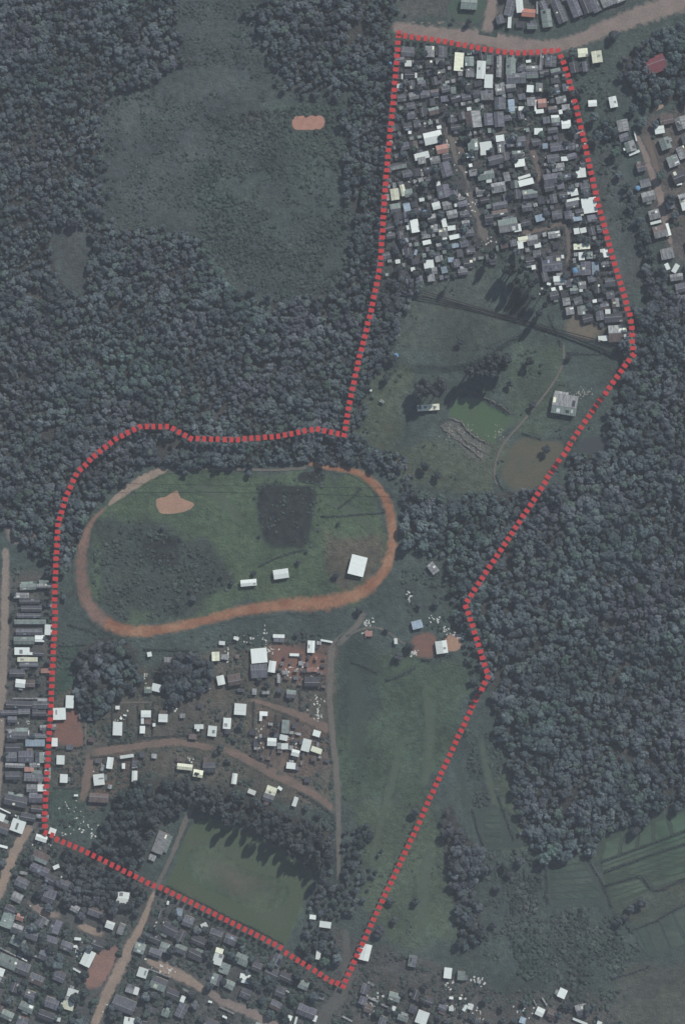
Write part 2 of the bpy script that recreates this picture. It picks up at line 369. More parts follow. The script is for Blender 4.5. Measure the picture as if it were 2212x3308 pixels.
# soil colour of the open ground, patch by patch: (outline, colour, softness in plan units)
SETTLE = [(1290, 165), (1480, 160), (1640, 185), (1800, 170), (1850, 300), (1900, 520), (1960, 780), (2010, 1000), (2000, 1080), (1930, 1060), (1840, 1010), (1790, 960), (1740, 880), (1640, 800), (1560, 850), (1480, 890), (1380, 910), (1250, 900), (1240, 780), (1250, 500)]
SOILS = [
    ([(-300, -300), (2500, -300), (2500, 3600), (-300, 3600)], (0.049, 0.068, 0.061), 1),
    ([(320, -100), (1150, -100), (1150, 300), (1150, 1000), (700, 1000), (320, 760)], (0.053, 0.067, 0.065), 60),
    ([(560, 380), (1120, 420), (1130, 900), (900, 900), (700, 700)], (0.049, 0.066, 0.061), 80),
    ([(330, 380), (620, 300), (760, 200), (700, 520), (420, 640)], (0.058, 0.070, 0.070), 70),
    ([(900, 320), (1130, 320), (1110, 520), (1040, 560), (880, 420)], (0.053, 0.075, 0.063), 50),
    (CLEARING, (0.056, 0.067, 0.066), 30),
    (SETTLE, (0.060, 0.060, 0.062), 25),
    (tr(ZH, [(560, 860), (700, 800), (900, 760), (1200, 700), (1200, 2000), (820, 1900), (640, 1200)]), (0.086, 0.080, 0.075), 30),
    (tr(ZH, [(330, 500), (420, 720), (230, 1100), (330, 1500), (470, 2100), (700, 2050), (560, 1400), (420, 1000), (400, 600)]), (0.055, 0.066, 0.064), 25),
    (tr(ZB, [(150, 640), (500, 500), (640, 480), (600, 740), (680, 880), (400, 1000), (90, 950)]), (0.058, 0.073, 0.063), 40),
    (tr(ZL, [(260, 240), (420, 240), (390, 560), (820, 560), (760, 780), (400, 720), (160, 520)]), (0.068, 0.086, 0.062), 40),
    (tr(ZL, [(860, 120), (1060, 160), (1040, 500), (850, 540), (800, 300)]), (0.057, 0.081, 0.059), 40),
    (tr(ZG, [(330, 310), (600, 130), (1300, 150), (1420, 400), (1300, 600), (900, 620), (500, 700), (310, 560)]), (0.059, 0.090, 0.055), 30),
    (tr(ZG, [(330, 320), (520, 300), (760, 400), (860, 540), (620, 680), (380, 640)]), (0.042, 0.055, 0.048), 40),
    (tr(ZG, [(1180, 360), (1400, 380), (1370, 520), (1240, 580), (1190, 480)]), (0.085, 0.08, 0.06), 40),
    (tr(ZK, [(100, 850), (700, 950), (1100, 1000), (900, 1560), (700, 2000), (60, 2000), (60, 1000)]), (0.052, 0.080, 0.054), 40),
    (tr(ZK, [(60, 850), (360, 800), (420, 1300), (100, 1500)]), (0.035, 0.051, 0.044), 60),
    (tr(ZO, [(200, 0), (820, 0), (880, 400), (950, 1000), (500, 1000), (300, 700)]), (0.065, 0.090, 0.061), 50),
    (tr(ZO, [(1250, -400), (1560, -300), (1560, 400), (1200, 300)]), (0.060, 0.080, 0.055), 50),
    ([(180, 2240), (800, 2080), (1080, 2080), (1090, 2620), (900, 2600), (600, 2500), (180, 2560)], (0.080, 0.077, 0.064), 40),
    (tr(ZJ, [(930, 180), (1380, 180), (1400, 420), (1020, 440)]), (0.115, 0.082, 0.068), 25),
    (tr(ZJ, [(830, 640), (1390, 820), (1420, 1050), (1150, 1200), (830, 1000)]), (0.105, 0.083, 0.070), 25),
    (tr(ZI, [(640, 1080), (1000, 1060), (1000, 1300), (640, 1500)]), (0.11, 0.088, 0.072), 25),
    (tr(ZI, [(380, 1330), (580, 1330), (520, 1640), (350, 1600)]), (0.044, 0.069, 0.055), 25),
    (tr(ZI, [(410, 320), (600, 330), (560, 640), (400, 700)]), (0.040, 0.073, 0.055), 20),
    ([(-100, 1850), (180, 1850), (150, 2700), (-100, 2900)], (0.080, 0.082, 0.077), 30),
    ([(-100, 2700), (150, 2700), (540, 2860), (1100, 3190), (1180, 3400), (-100, 3400)], (0.068, 0.073, 0.070), 40),
    ([(1080, 3000), (1250, 3060), (1600, 3200), (2040, 3230), (2000, 3400), (1100, 3400)], (0.071, 0.071, 0.066), 40),
    (tr(ZN, [(375, 140), (560, 130), (900, 250), (1240, 470), (1210, 640), (1120, 860), (1055, 1015), (850, 910), (520, 750), (200, 595), (270, 420)]), (0.059, 0.090, 0.057), 6),
    (tr(ZP, [(1020, 1720), (1320, 1600), (1800, 1550), (1800, 2200), (1150, 2200)]), (0.068, 0.077, 0.063), 30),
    (tr(ZP, [(920, 700), (1568, 500), (1700, 1200), (1200, 1350), (950, 1000)]), (0.060, 0.076, 0.059), 25),
    ([(1290, 60), (1900, 60), (2212, -60), (2212, -300), (1290, -300)], (0.074, 0.078, 0.074), 30),
]

def soil_at(P):
    P = np.asarray(P, float)
    W = P + np.stack([vnoise(P, 60, 3) - 0.5, vnoise(P, 60, 4) - 0.5], 1) * 50 + np.stack([vnoise(P, 16, 5) - 0.5, vnoise(P, 16, 6) - 0.5], 1) * 16
    col = np.zeros((len(P), 3))
    for poly, c, soft in SOILS:
        d = seg_dist(W, poly, True) * np.where(in_poly(W, poly), 1, -1)
        f = np.clip(d / soft + 0.5, 0, 1); f = (f * f * (3 - 2 * f))[:, None]
        col = col * (1 - f) + np.array(c) * f
    wood = np.zeros(len(P), bool)
    for w in WOODS: wood |= in_poly(P, w)
    wood &= ~in_poly(P, CLEARING)
    col[wood] = (0.045, 0.045, 0.04)              # leaf litter under the trees
    return col

def set_attr(me, name, vals, kind='FLOAT'):
    if kind == 'FLOAT':
        a = me.attributes.new(name, 'FLOAT', 'POINT'); a.data.foreach_set('value', np.asarray(vals, np.float32).ravel())
    else:
        a = me.attributes.new(name, 'FLOAT_COLOR', 'POINT')
        c = np.ones((len(vals), 4), np.float32); c[:, :3] = vals; a.data.foreach_set('color', c.ravel())

# ------------------------------------------------------------------ ground
us = np.concatenate([[-4200, -2000, -900], np.arange(-300, 2513, 7.0), [3200, 4300, 6400]])
vs = np.concatenate([[-3700, -1500, -700], np.arange(-300, 3613, 7.0), [4200, 5200, 7000]])
UU, VV = np.meshgrid(us, vs)
P = np.stack([UU.ravel(), VV.ravel()], 1)
nu, nv = len(us), len(vs)
verts = np.zeros((len(P), 3)); verts[:, 0] = X(P[:, 0]); verts[:, 1] = Y(P[:, 1])
idx = np.arange(nu * nv).reshape(nv, nu)
faces = np.stack([idx[:-1, :-1], idx[1:, :-1], idx[1:, 1:], idx[:-1, 1:]], -1).reshape(-1, 4)
me = bpy.data.meshes.new('ground')
me.vertices.add(len(verts)); me.vertices.foreach_set('co', verts.ravel())
me.loops.add(faces.size); me.loops.foreach_set('vertex_index', faces.ravel())
me.polygons.add(len(faces)); me.polygons.foreach_set('loop_start', np.arange(0, faces.size, 4)); me.polygons.foreach_set('loop_total', np.full(len(faces), 4))
me.update(calc_edges=True)
PC = np.clip(P, [-300, -300], [2512, 3612])
set_attr(me, 'soil', soil_at(PC), 'COLOR')
me.materials.append(MG)
tag(obj_of('ground', me), kind='structure')

_layer = [0.02]
def next_z():
    _layer[0] += 0.004
    return _layer[0]

def finish_sheet(name, V, F, uv, edge, across, mat, kind='structure'):
    me = bpy.data.meshes.new(name); me.from_pydata([tuple(v) for v in V], [], F); me.update()
    set_attr(me, 'soil', soil_at(uv), 'COLOR'); set_attr(me, 'edge', edge); set_attr(me, 'across', across)
    me.materials.append(mat)
    o = obj_of(name, me); tag(o, kind=kind); return o

ROADS, PATCHES = [], []
def ribbon(name, pts, width, mat, z=None, ragged=0.22, fade=True):
    z = next_z() if z is None else z
    p = smooth_path(pts, step=10)
    w = np.interp(np.linspace(0, 1, len(p)), np.linspace(0, 1, len(width)), width) if isinstance(width, (list, tuple)) else np.full(len(p), float(width))
    ROADS.append((p, float(w.max())))
    t = np.gradient(p, axis=0); t /= np.maximum(np.hypot(t[:, 0], t[:, 1]), 1e-6)[:, None]
    n = np.stack([-t[:, 1], t[:, 0]], 1)
    prof = [(-0.72, 0), (-0.5, 0.45), (-0.3, 1), (0, 1.1), (0.3, 1), (0.5, 0.45), (0.72, 0)]
    uv, edge, acr = [], [], []
    for i in range(len(p)):
        endf = min(1.0, i / 3, (len(p) - 1 - i) / 3) if fade else 1.0
        for a, e in prof:
            k = a * w[i] * (1 + ragged * (rng.random() - 0.5) * 2 * (abs(a) > 0.4))
            uv.append(p[i] + n[i] * k); edge.append(e * endf); acr.append(a * w[i] * S)
    m = len(prof); F = []
    for i in range(len(p) - 1):
        for j in range(m - 1): F.append((i * m + j, i * m + j + 1, (i + 1) * m + j + 1, (i + 1) * m + j))
    uv = np.array(uv)
    V = [(X(a), Y(b), z) for a, b in uv]
    return finish_sheet(name, V, F, uv, edge, acr, mat)

def patch(name, pts, mat, z=None, border=0.84, grow=1.0, kind='structure'):
    z = next_z() if z is None else z
    p = smooth_path(pts, True, step=7)
    PATCHES.append(p)
    c = np.array([np.mean(p[:, 0]), np.mean(p[:, 1])])
    rings = [(1.06 * grow, 0), (1.0 * grow, 0.35), (border, 1.0), (border * 0.7, 1.1), (border * 0.35, 1.1)]
    uv, edge, F = [], [], []
    n = len(p)
    for s, e in rings:
        for q in p: uv.append(c + (q - c) * s); edge.append(e)
    uv.append(c); edge.append(1.1)
    for k in range(len(rings) - 1):
        for i in range(n):
            j = (i + 1) % n; F.append((k * n + i, k * n + j, (k + 1) * n + j, (k + 1) * n + i))
    for i in range(n): F.append(((len(rings) - 1) * n + i, (len(rings) - 1) * n + (i + 1) % n, len(uv) - 1))
    uv = np.array(uv)
    o = finish_sheet(name, [(X(a), Y(b), z) for a, b in uv], F, uv, edge, np.zeros(len(uv)), mat, kind)
    return o

# fields and bare soil first, roads over them
patch('sports_field', tr(ZN, [(375, 140), (560, 130), (900, 250), (1240, 470), (1210, 640), (1120, 860), (1055, 1015), (850, 910), (520, 750), (200, 595), (270, 420)]), MAT['pitch'], border=0.95)
patch('worn_turf', tr(ZN, [(420, 400), (560, 350), (760, 480), (960, 540), (1000, 640), (860, 730), (640, 640), (480, 560)]), MAT['wornturf'], border=0.3, grow=1.2)
patch('pond', tr(ZL, [(600, 385), (690, 370), (770, 410), (845, 455), (830, 490), (790, 530), (755, 562), (700, 535), (650, 490), (585, 450)]), MAT['algae'], border=0.93)
patch('olive_field', tr(ZL, [(830, 580), (900, 532), (980, 545), (1062, 560), (1020, 660), (960, 735), (900, 758), (830, 742), (800, 690)]), MAT['olive'], border=0.88)
patch('pond', tr(ZL, [(1120, 570), (1170, 530), (1230, 540), (1245, 575), (1200, 598), (1140, 600)]), MAT['darkwater'], border=0.9)
patch('straw_field', tr(ZB, [(985, 795), (1040, 785), (1130, 850), (1180, 872), (1140, 905), (1110, 930), (1010, 925), (960, 865)]), MAT['straw'], border=0.7)
patch('ploughed_or_shade_plot', tr(ZG, [(932, 190), (1050, 185), (1145, 195), (1135, 300), (1110, 410), (1040, 420), (975, 412), (940, 360)]), MAT['burnt_and_shade'], border=0.9)
patch('ploughed_or_shade_plot', tr(ZG, [(1085, 142), (1170, 142), (1165, 178), (1085, 180)]), MAT['burnt_and_shade'], border=0.9)
patch('ploughed_or_shade_plot', tr(ZG, [(510, 380), (560, 365), (640, 365), (655, 430), (640, 485), (560, 490), (515, 450)]), MAT['burnt_and_shade'], border=0.8)
patch('ploughed_or_shade_plot', tr(ZB, [(690, 640), (770, 640), (810, 720), (780, 800), (720, 870), (650, 850), (660, 740)]), MAT['burnt_and_shade'], border=0.6)  # shadow mass of the tall trees, painted as a dark ground patch
patch('stony_slope', tr(ZL, [(545, 475), (610, 455), (655, 495), (705, 535), (752, 562), (752, 605), (705, 642), (640, 585), (570, 520)]), MAT['stony'], border=0.75)
patch('clay_court', tr(ZC, [(1232, 517), (1245, 492), (1303, 487), (1360, 490), (1372, 517), (1355, 545), (1303, 549), (1245, 546)]), MAT['salmon'], border=0.93)
patch('sand_patch', tr(ZG, [(565, 238), (600, 228), (640, 205), (655, 232), (705, 255), (680, 280), (620, 292), (575, 285)]), MAT['sand'], border=0.85)
patch('soil_yard', tr(ZI, [(400, 860), (470, 790), (560, 765), (590, 870), (605, 1030), (500, 1030), (420, 1010), (385, 940)]), MAT['redyard'], border=0.85)
patch('soil_yard', tr(ZM, [(690, 1070), (770, 1040), (860, 1020), (830, 1160), (770, 1280), (700, 1335), (625, 1325), (612, 1240), (660, 1160)]), MAT['redyard'], border=0.8).data.materials[0] = sheet_mat('pinkish_soil_yard', (0.20, 0.125, 0.10), (0.25, 0.145, 0.115))
patch('soil_yard', tr(ZJ, [(940, 190), (1100, 200), (1350, 270), (1360, 400), (1180, 420), (1010, 400), (960, 280)]), MAT['redyard'], border=0.6)
patch('soil_yard', tr(ZK, [(640, 790), (780, 770), (820, 900), (760, 960), (640, 940), (610, 870)]), MAT['redyard'], border=0.7)
patch('sand_patch', tr(ZK, [(870, 800), (960, 780), (985, 870), (940, 905), (880, 895)]), MAT['sand'], border=0.8)
patch('soil_yard', tr(ZG, [(20, 340), (80, 345), (140, 360), (110, 390), (40, 400)]), MAT['dirt'], border=0.7)
patch('soil_yard', tr(ZA, [(380, 610), (440, 690), (470, 760), (410, 790), (380, 720), (360, 650)]), MAT['brownyard'], border=0.7)
patch('lawn', tr(ZA, [(380, 40), (420, -20), (560, -20), (570, 60), (540, 110), (480, 110), (400, 100)]), MAT['lawn'], border=0.85)
patch('soil_yard', tr(ZH, [(600, 1000), (660, 960), (740, 1250), (760, 1400), (700, 1380), (640, 1200)]), MAT['brownyard'], border=0.6)
patch('soil_yard', tr(ZA, [(130, 110), (280, 110), (370, 110), (360, 180), (220, 170), (130, 150)]), MAT['dirt'], border=0.7)

ribbon('dirt_road', tr(ZA, [(90, 130), (300, 165), (560, 190), (720, 225), (900, 232), (1020, 205), (1150, 150), (1300, 90), (1450, 40), (1650, -30)]), [30, 46, 52, 52, 44, 48, 60, 66, 60], MAT['dirt'])
ribbon('dirt_road', tr(ZA, [(575, 180), (588, 110), (602, 20), (615, -120)]), [44, 36, 30, 28], MAT['dirt'])
ribbon('dirt_lane', tr(ZB, [(470, 130), (490, 190), (510, 270), (545, 330), (560, 400), (590, 440)]), [10, 16, 20, 20, 34, 20], MAT['path'])
ribbon('dirt_lane', tr(ZA, [(365, 610), (400, 700), (420, 790), (470, 880), (490, 960)]), [8, 20, 16, 9, 8], MAT['path'])
ribbon('dirt_lane', tr(ZA, [(500, 700), (620, 670), (740, 640), (830, 600)]), 7, MAT['path'])
ribbon('dirt_lane', tr(ZA, [(770, 690), (810, 770), (830, 850), (840, 930)]), [10, 18, 14, 8], MAT['brownyard'])
ribbon('dirt_lane', tr(ZB, [(640, 410), (760, 390), (870, 370), (960, 350), (985, 460), (975, 560)]), 12, MAT['brownyard'])
ribbon('dirt_lane', tr(ZH, [(540, 900), (570, 980), (620, 1090), (680, 1260), (730, 1380), (760, 1540), (800, 1700), (830, 1800)]), [10, 16, 20, 20, 26, 22, 16, 10], MAT['dirt'])
ribbon('dirt_lane', tr(ZH, [(650, 830), (720, 780), (800, 730)]), [6, 16, 8], MAT['dirt_tan'])
ribbon('street', tr(ZI, [(45, -420), (40, 0), (34, 300), (22, 600), (8, 900), (-5, 1250), (-30, 1500)]), [22, 26, 28, 26, 22, 20], MAT['asphalt']).data.materials[0] = sheet_mat('dusty_pale_street', (0.25, 0.205, 0.165), (0.21, 0.18, 0.15), along=True)
ribbon('street', tr(ZM, [(240, 130), (180, 215), (110, 340), (50, 490), (0, 620), (-80, 800)]), [24, 32, 34, 34, 30], MAT['dirt_tan'])
ribbon('dirt_path', tr(ZM, [(1390, 10), (1330, 150), (1260, 330), (1190, 480), (1120, 620), (1060, 780)]), [22, 17, 15, 13, 13, 18], MAT['path'])
ribbon('street', tr(ZM, [(1130, 600), (1085, 710), (1040, 830), (960, 1000), (860, 1200), (760, 1400), (670, 1620)]), [10, 16, 24, 38, 36, 34, 30, 28], MAT['dirt_tan'])
ribbon('street', tr(ZM, [(1040, 1120), (1150, 1160), (1280, 1220), (1400, 1290), (1500, 1350)]), [14, 30, 36, 30, 20], MAT['dirt_tan'])
ribbon('street', tr(ZN, [(480, 1340), (600, 1420), (750, 1480), (900, 1550), (1050, 1640)]), [20, 30, 30, 28], MAT['dirt'])
ribbon('street', tr(ZM, [(540, 860), (640, 900), (760, 945)]), [16, 26, 20], MAT['dirt_tan'])
ribbon('street', tr(ZM, [(190, 690), (260, 740), (340, 780), (460, 805)]), [14, 30, 26, 14], MAT['dirt'])
ribbon('street', tr(ZN, [(1490, 880), (1500, 1080), (1500, 1260), (1440, 1390), (1340, 1520), (1280, 1640)]), [22, 24, 30, 46, 44, 40], MAT['asphalt'])
ribbon('dirt_road', tr(ZI, [(660, 1060), (645, 1160), (630, 1280), (610, 1380), (580, 1460)]), [26, 30, 26, 18], MAT['dirt_red'])
ribbon('dirt_road', tr(ZI, [(650, 1085), (780, 1062), (900, 1045), (1100, 1018), (1250, 1000), (1400, 1018), (1560, 1050)]), [26, 24, 22, 24, 22, 20], MAT['dirt_red'])
ribbon('dirt_road', tr(ZJ, [(545, 925), (700, 972), (850, 1052), (1000, 1125), (1150, 1210), (1300, 1290), (1420, 1400)]), [18, 24, 26, 34, 26, 20, 16], MAT['dirt_red'])
ribbon('dirt_lane', tr(ZJ, [(1020, 1130), (1035, 1050), (1060, 980)]), [22, 16, 10], MAT['dirt_red'])
ribbon('dirt_lane', tr(ZJ, [(770, 585), (880, 600), (1000, 640), (1150, 690), (1280, 750), (1400, 815)]), [10, 14, 18, 24, 28, 24], MAT['dirt_red'])
ribbon('dirt_road', tr(ZJ, [(1568, 40), (1480, 120), (1400, 200), (1385, 320), (1378, 500), (1385, 700), (1405, 900), (1425, 1100), (1440, 1400), (1440, 1900)]), [18, 22, 20, 18, 18, 20, 18, 16, 13, 10], MAT['path'])
ribbon('dirt_path', tr(ZK, [(300, 600), (240, 700), (150, 800), (80, 880)]), [14, 18, 22, 18], MAT['path'])
ribbon('dirt_path', tr(ZK, [(150, 800), (280, 740), (400, 740), (500, 800), (600, 870)]), 7, MAT['path'])
ribbon('dirt_path', tr(ZI, [(620, 780), (622, 900), (618, 1030)]), 6, MAT['path'])
ribbon('dirt_path', tr(ZI, [(815, 720), (950, 715), (1120, 715)]), 5, MAT['path'])
ribbon('dirt_path', tr(ZL, [(860, 800), (1000, 790), (1200, 770)]), 8, MAT['path'])
MAT['strip'] = sheet_mat('mown_grass_strip', (0.078, 0.098, 0.070), (0.066, 0.088, 0.062), soft=1.0)
MAT['strip_dark'] = sheet_mat('dark_grass_strip', (0.042, 0.060, 0.046), (0.050, 0.066, 0.052), soft=1.0)
ribbon('dirt_path', tr(ZL, [(1060, 130), (1055, 230), (1000, 330), (905, 450), (805, 570), (772, 680), (790, 750)]), 7, MAT['path'])
ribbon('grass_strip', tr(ZK, [(720, 1150), (760, 1500), (720, 1900)]), [20, 34, 26], MAT['strip'])
ribbon('grass_strip', tr(ZO, [(560, -500), (480, -150), (400, 150), (330, 420)]), [16, 26, 20, 12], MAT['strip'])
ribbon('grass_strip', tr(ZO, [(760, 250), (720, 500), (700, 800), (690, 1000)]), [14, 40, 44, 24], MAT['strip'])
ribbon('grass_strip', tr(ZO, [(1120, -500), (1180, -200), (1260, 100), (1320, 320)]), [14, 26, 24, 12], MAT['strip'])
ribbon('grass_strip', tr(ZO, [(950, -350), (1010, -50), (1080, 200)]), [10, 16, 10], MAT['strip_dark'])
ribbon('grass_strip', tr(ZK, [(430, 1420), (400, 1550), (380, 1800)]), 4, MAT['strip_dark'])
ribbon('grass_strip', tr(ZK, [(200, 1000), (240, 1300), (220, 1700)]), [30, 60, 40], MAT['strip_dark'])
ribbon('grass_strip', tr(ZG, [(700, 180), (800, 240), (880, 330)]), [20, 40, 20], MAT['strip'])
ribbon('grass_strip', tr(ZG, [(1180, 240), (1300, 300), (1370, 380)]), [14, 34, 14], MAT['strip'])
# race track: thin grey back stretch, pale left bend, orange front stretch
ribbon('race_track', tr(ZG, [(1120, 122), (1000, 132), (860, 130), (690, 130), (590, 140)]), [12, 7, 8, 7, 12], MAT['path'])
ribbon('race_track', tr(ZG, [(612, 122), (540, 155), (470, 197), (420, 235), (385, 268)]), [20, 26, 30, 24, 8], MAT['dirt_tan'])
ribbon('race_track', tr(ZG, [(392, 260), (335, 318), (308, 380), (297, 440), (297, 520), (310, 590), (345, 650), (400, 690), (470, 714), (560, 712), (620, 702)]), [8, 14, 30, 36, 40, 44, 46, 44, 40, 38, 34], MAT['clay_pale'])
ribbon('race_track', tr(ZG, [(385, 684), (425, 703), (470, 714), (560, 712), (650, 697), (740, 677), (830, 652), (920, 634), (1000, 624), (1090, 618), (1180, 612), (1260, 595), (1330, 560), (1380, 510), (1410, 450), (1420, 390), (1415, 310), (1395, 240), (1360, 190), (1310, 150), (1250, 132), (1180, 122), (1115, 108)]),
       [40, 40, 39, 37, 35, 33, 36, 38, 40, 44, 48, 50, 46, 42, 38, 36, 32, 32, 30, 28, 20, 20, 14], MAT['clay'], fade=False)
# ------------------------------------------------------------------ crop fields with raised beds
def bed_mesh(q, h):
    """crop bed between four plan corners, top a little uneven"""
    a, b, c, d = [np.array(p, float) for p in q]
    n = max(3, int(np.hypot(*(b - a)) / 12)); V, F = [], []
    for i in range(n + 1):
        t = i / n; p0 = a + (b - a) * t; p1 = d + (c - d) * t
        for s, z in ((-0.01, 0.0), (0.04, h * 0.9), (0.5, h), (0.96, h * 0.9), (1.01, 0.0)):
            p = p0 + (p1 - p0) * (s + (rng.random() - 0.5) * 0.07)
            V.append((X(p[0]), Y(p[1]), 0.02 + z * (0.7 + 0.6 * rng.random() if z else 1)))
    for i in range(n):
        for j in range(4): F.append((i * 5 + j, (i + 1) * 5 + j, (i + 1) * 5 + j + 1, i * 5 + j + 1))
    return V, F
MAT['bed1'] = leaf_mat('green_crop_leaves', [(0.044, 0.070, 0.050), (0.052, 0.076, 0.056), (0.060, 0.082, 0.062)])
MAT['bed2'] = leaf_mat('grey_crop_leaves', [(0.044, 0.064, 0.052), (0.056, 0.074, 0.062)])
def crop_field(outline, beds, sheet, mat, h=0.55):
    f = patch('crop_field', tr(ZP, outline), MAT[sheet], border=0.95)
    for q in beds:
        V, F = bed_mesh(tr(ZP, q), h * (0.8 + 0.4 * rng.random()))
        mesh_obj('crop_bed', V, F, mat, f)
def strips(a, b, c, d, n, gap=0.12):
    a, b, c, d = [np.array(p, float) for p in (a, b, c, d)]; out = []
    for i in range(n):
        t0, t1 = (i + gap / 2) / n, (i + 1 - gap / 2) / n
        out.append((a + (d - a) * t0, b + (c - b) * t0, b + (c - b) * t1, a + (d - a) * t1))
    return out
crop_field([(930, 690), (1250, 580), (1640, 470), (1680, 900), (1340, 1060), (1040, 1165), (985, 1010)],
           strips((985, 720), (955, 850), (1085, 805), (1110, 670), 1) + strips((1120, 665), (1095, 800), (1210, 760), (1225, 625), 1) + strips((1235, 622), (1222, 755), (1330, 715), (1320, 585), 1)
           + strips((1330, 580), (1342, 710), (1460, 665), (1430, 545), 1) + strips((1440, 540), (1472, 660), (1650, 590), (1620, 480), 1)
           + strips((965, 868), (1640, 622), (1660, 690), (975, 925), 2, 0.2) + strips((985, 945), (1660, 710), (1670, 830), (1280, 955), 3, 0.2)
           + strips((1290, 965), (1690, 850), (1690, 940), (1350, 1045), 2, 0.2) + strips((990, 1045), (1230, 985), (1290, 1060), (1035, 1160), 3, 0.2), 'crop1', MAT['bed1'])
crop_field([(1210, 1345), (1360, 1285), (1600, 1165), (1680, 1420), (1460, 1495), (1310, 1530)],
           [((1215, 1350), (1300, 1528), (1343, 1508), (1262, 1330)), ((1275, 1325), (1355, 1505), (1448, 1488), (1358, 1288)), ((1375, 1280), (1462, 1485), (1566, 1452), (1455, 1236)), ((1480, 1226), (1580, 1446), (1680, 1410), (1600, 1170))], 'crop2', MAT['bed2'])
crop_field([(580, 850), (700, 840), (815, 800), (960, 1040), (990, 1150), (800, 1170), (590, 1150)],
           strips((595, 850), (800, 820), (960, 1120), (600, 1140), 6, 0.25), 'crop2', MAT['bed2'], 0.5)
crop_field([(20, 500), (230, 470), (400, 730), (250, 760), (110, 740)], strips((120, 480), (215, 475), (250, 740), (120, 735), 5, 0.25), 'crop2', MAT['bed2'], 0.5)

# ------------------------------------------------------------------ houses
ORD = ('first second third fourth fifth sixth seventh eighth ninth tenth eleventh twelfth thirteenth fourteenth fifteenth sixteenth seventeenth eighteenth nineteenth twentieth '
       'twenty-first twenty-second twenty-third twenty-fourth twenty-fifth twenty-sixth twenty-seventh twenty-eighth twenty-ninth thirtieth thirty-first thirty-second thirty-third thirty-fourth').split()
HOUSES = []      # dicts: u v w h ang tone area label
def trace(z, area, rows, s):
    for r in rows:
        x, y, w, h, a, t = r[:6]; u, v = z(x, y)
        HOUSES.append(dict(u=u, v=v, w=w / s, h=h / s, a=a, t=t, area=area, label=r[6] if len(r) > 6 else None))

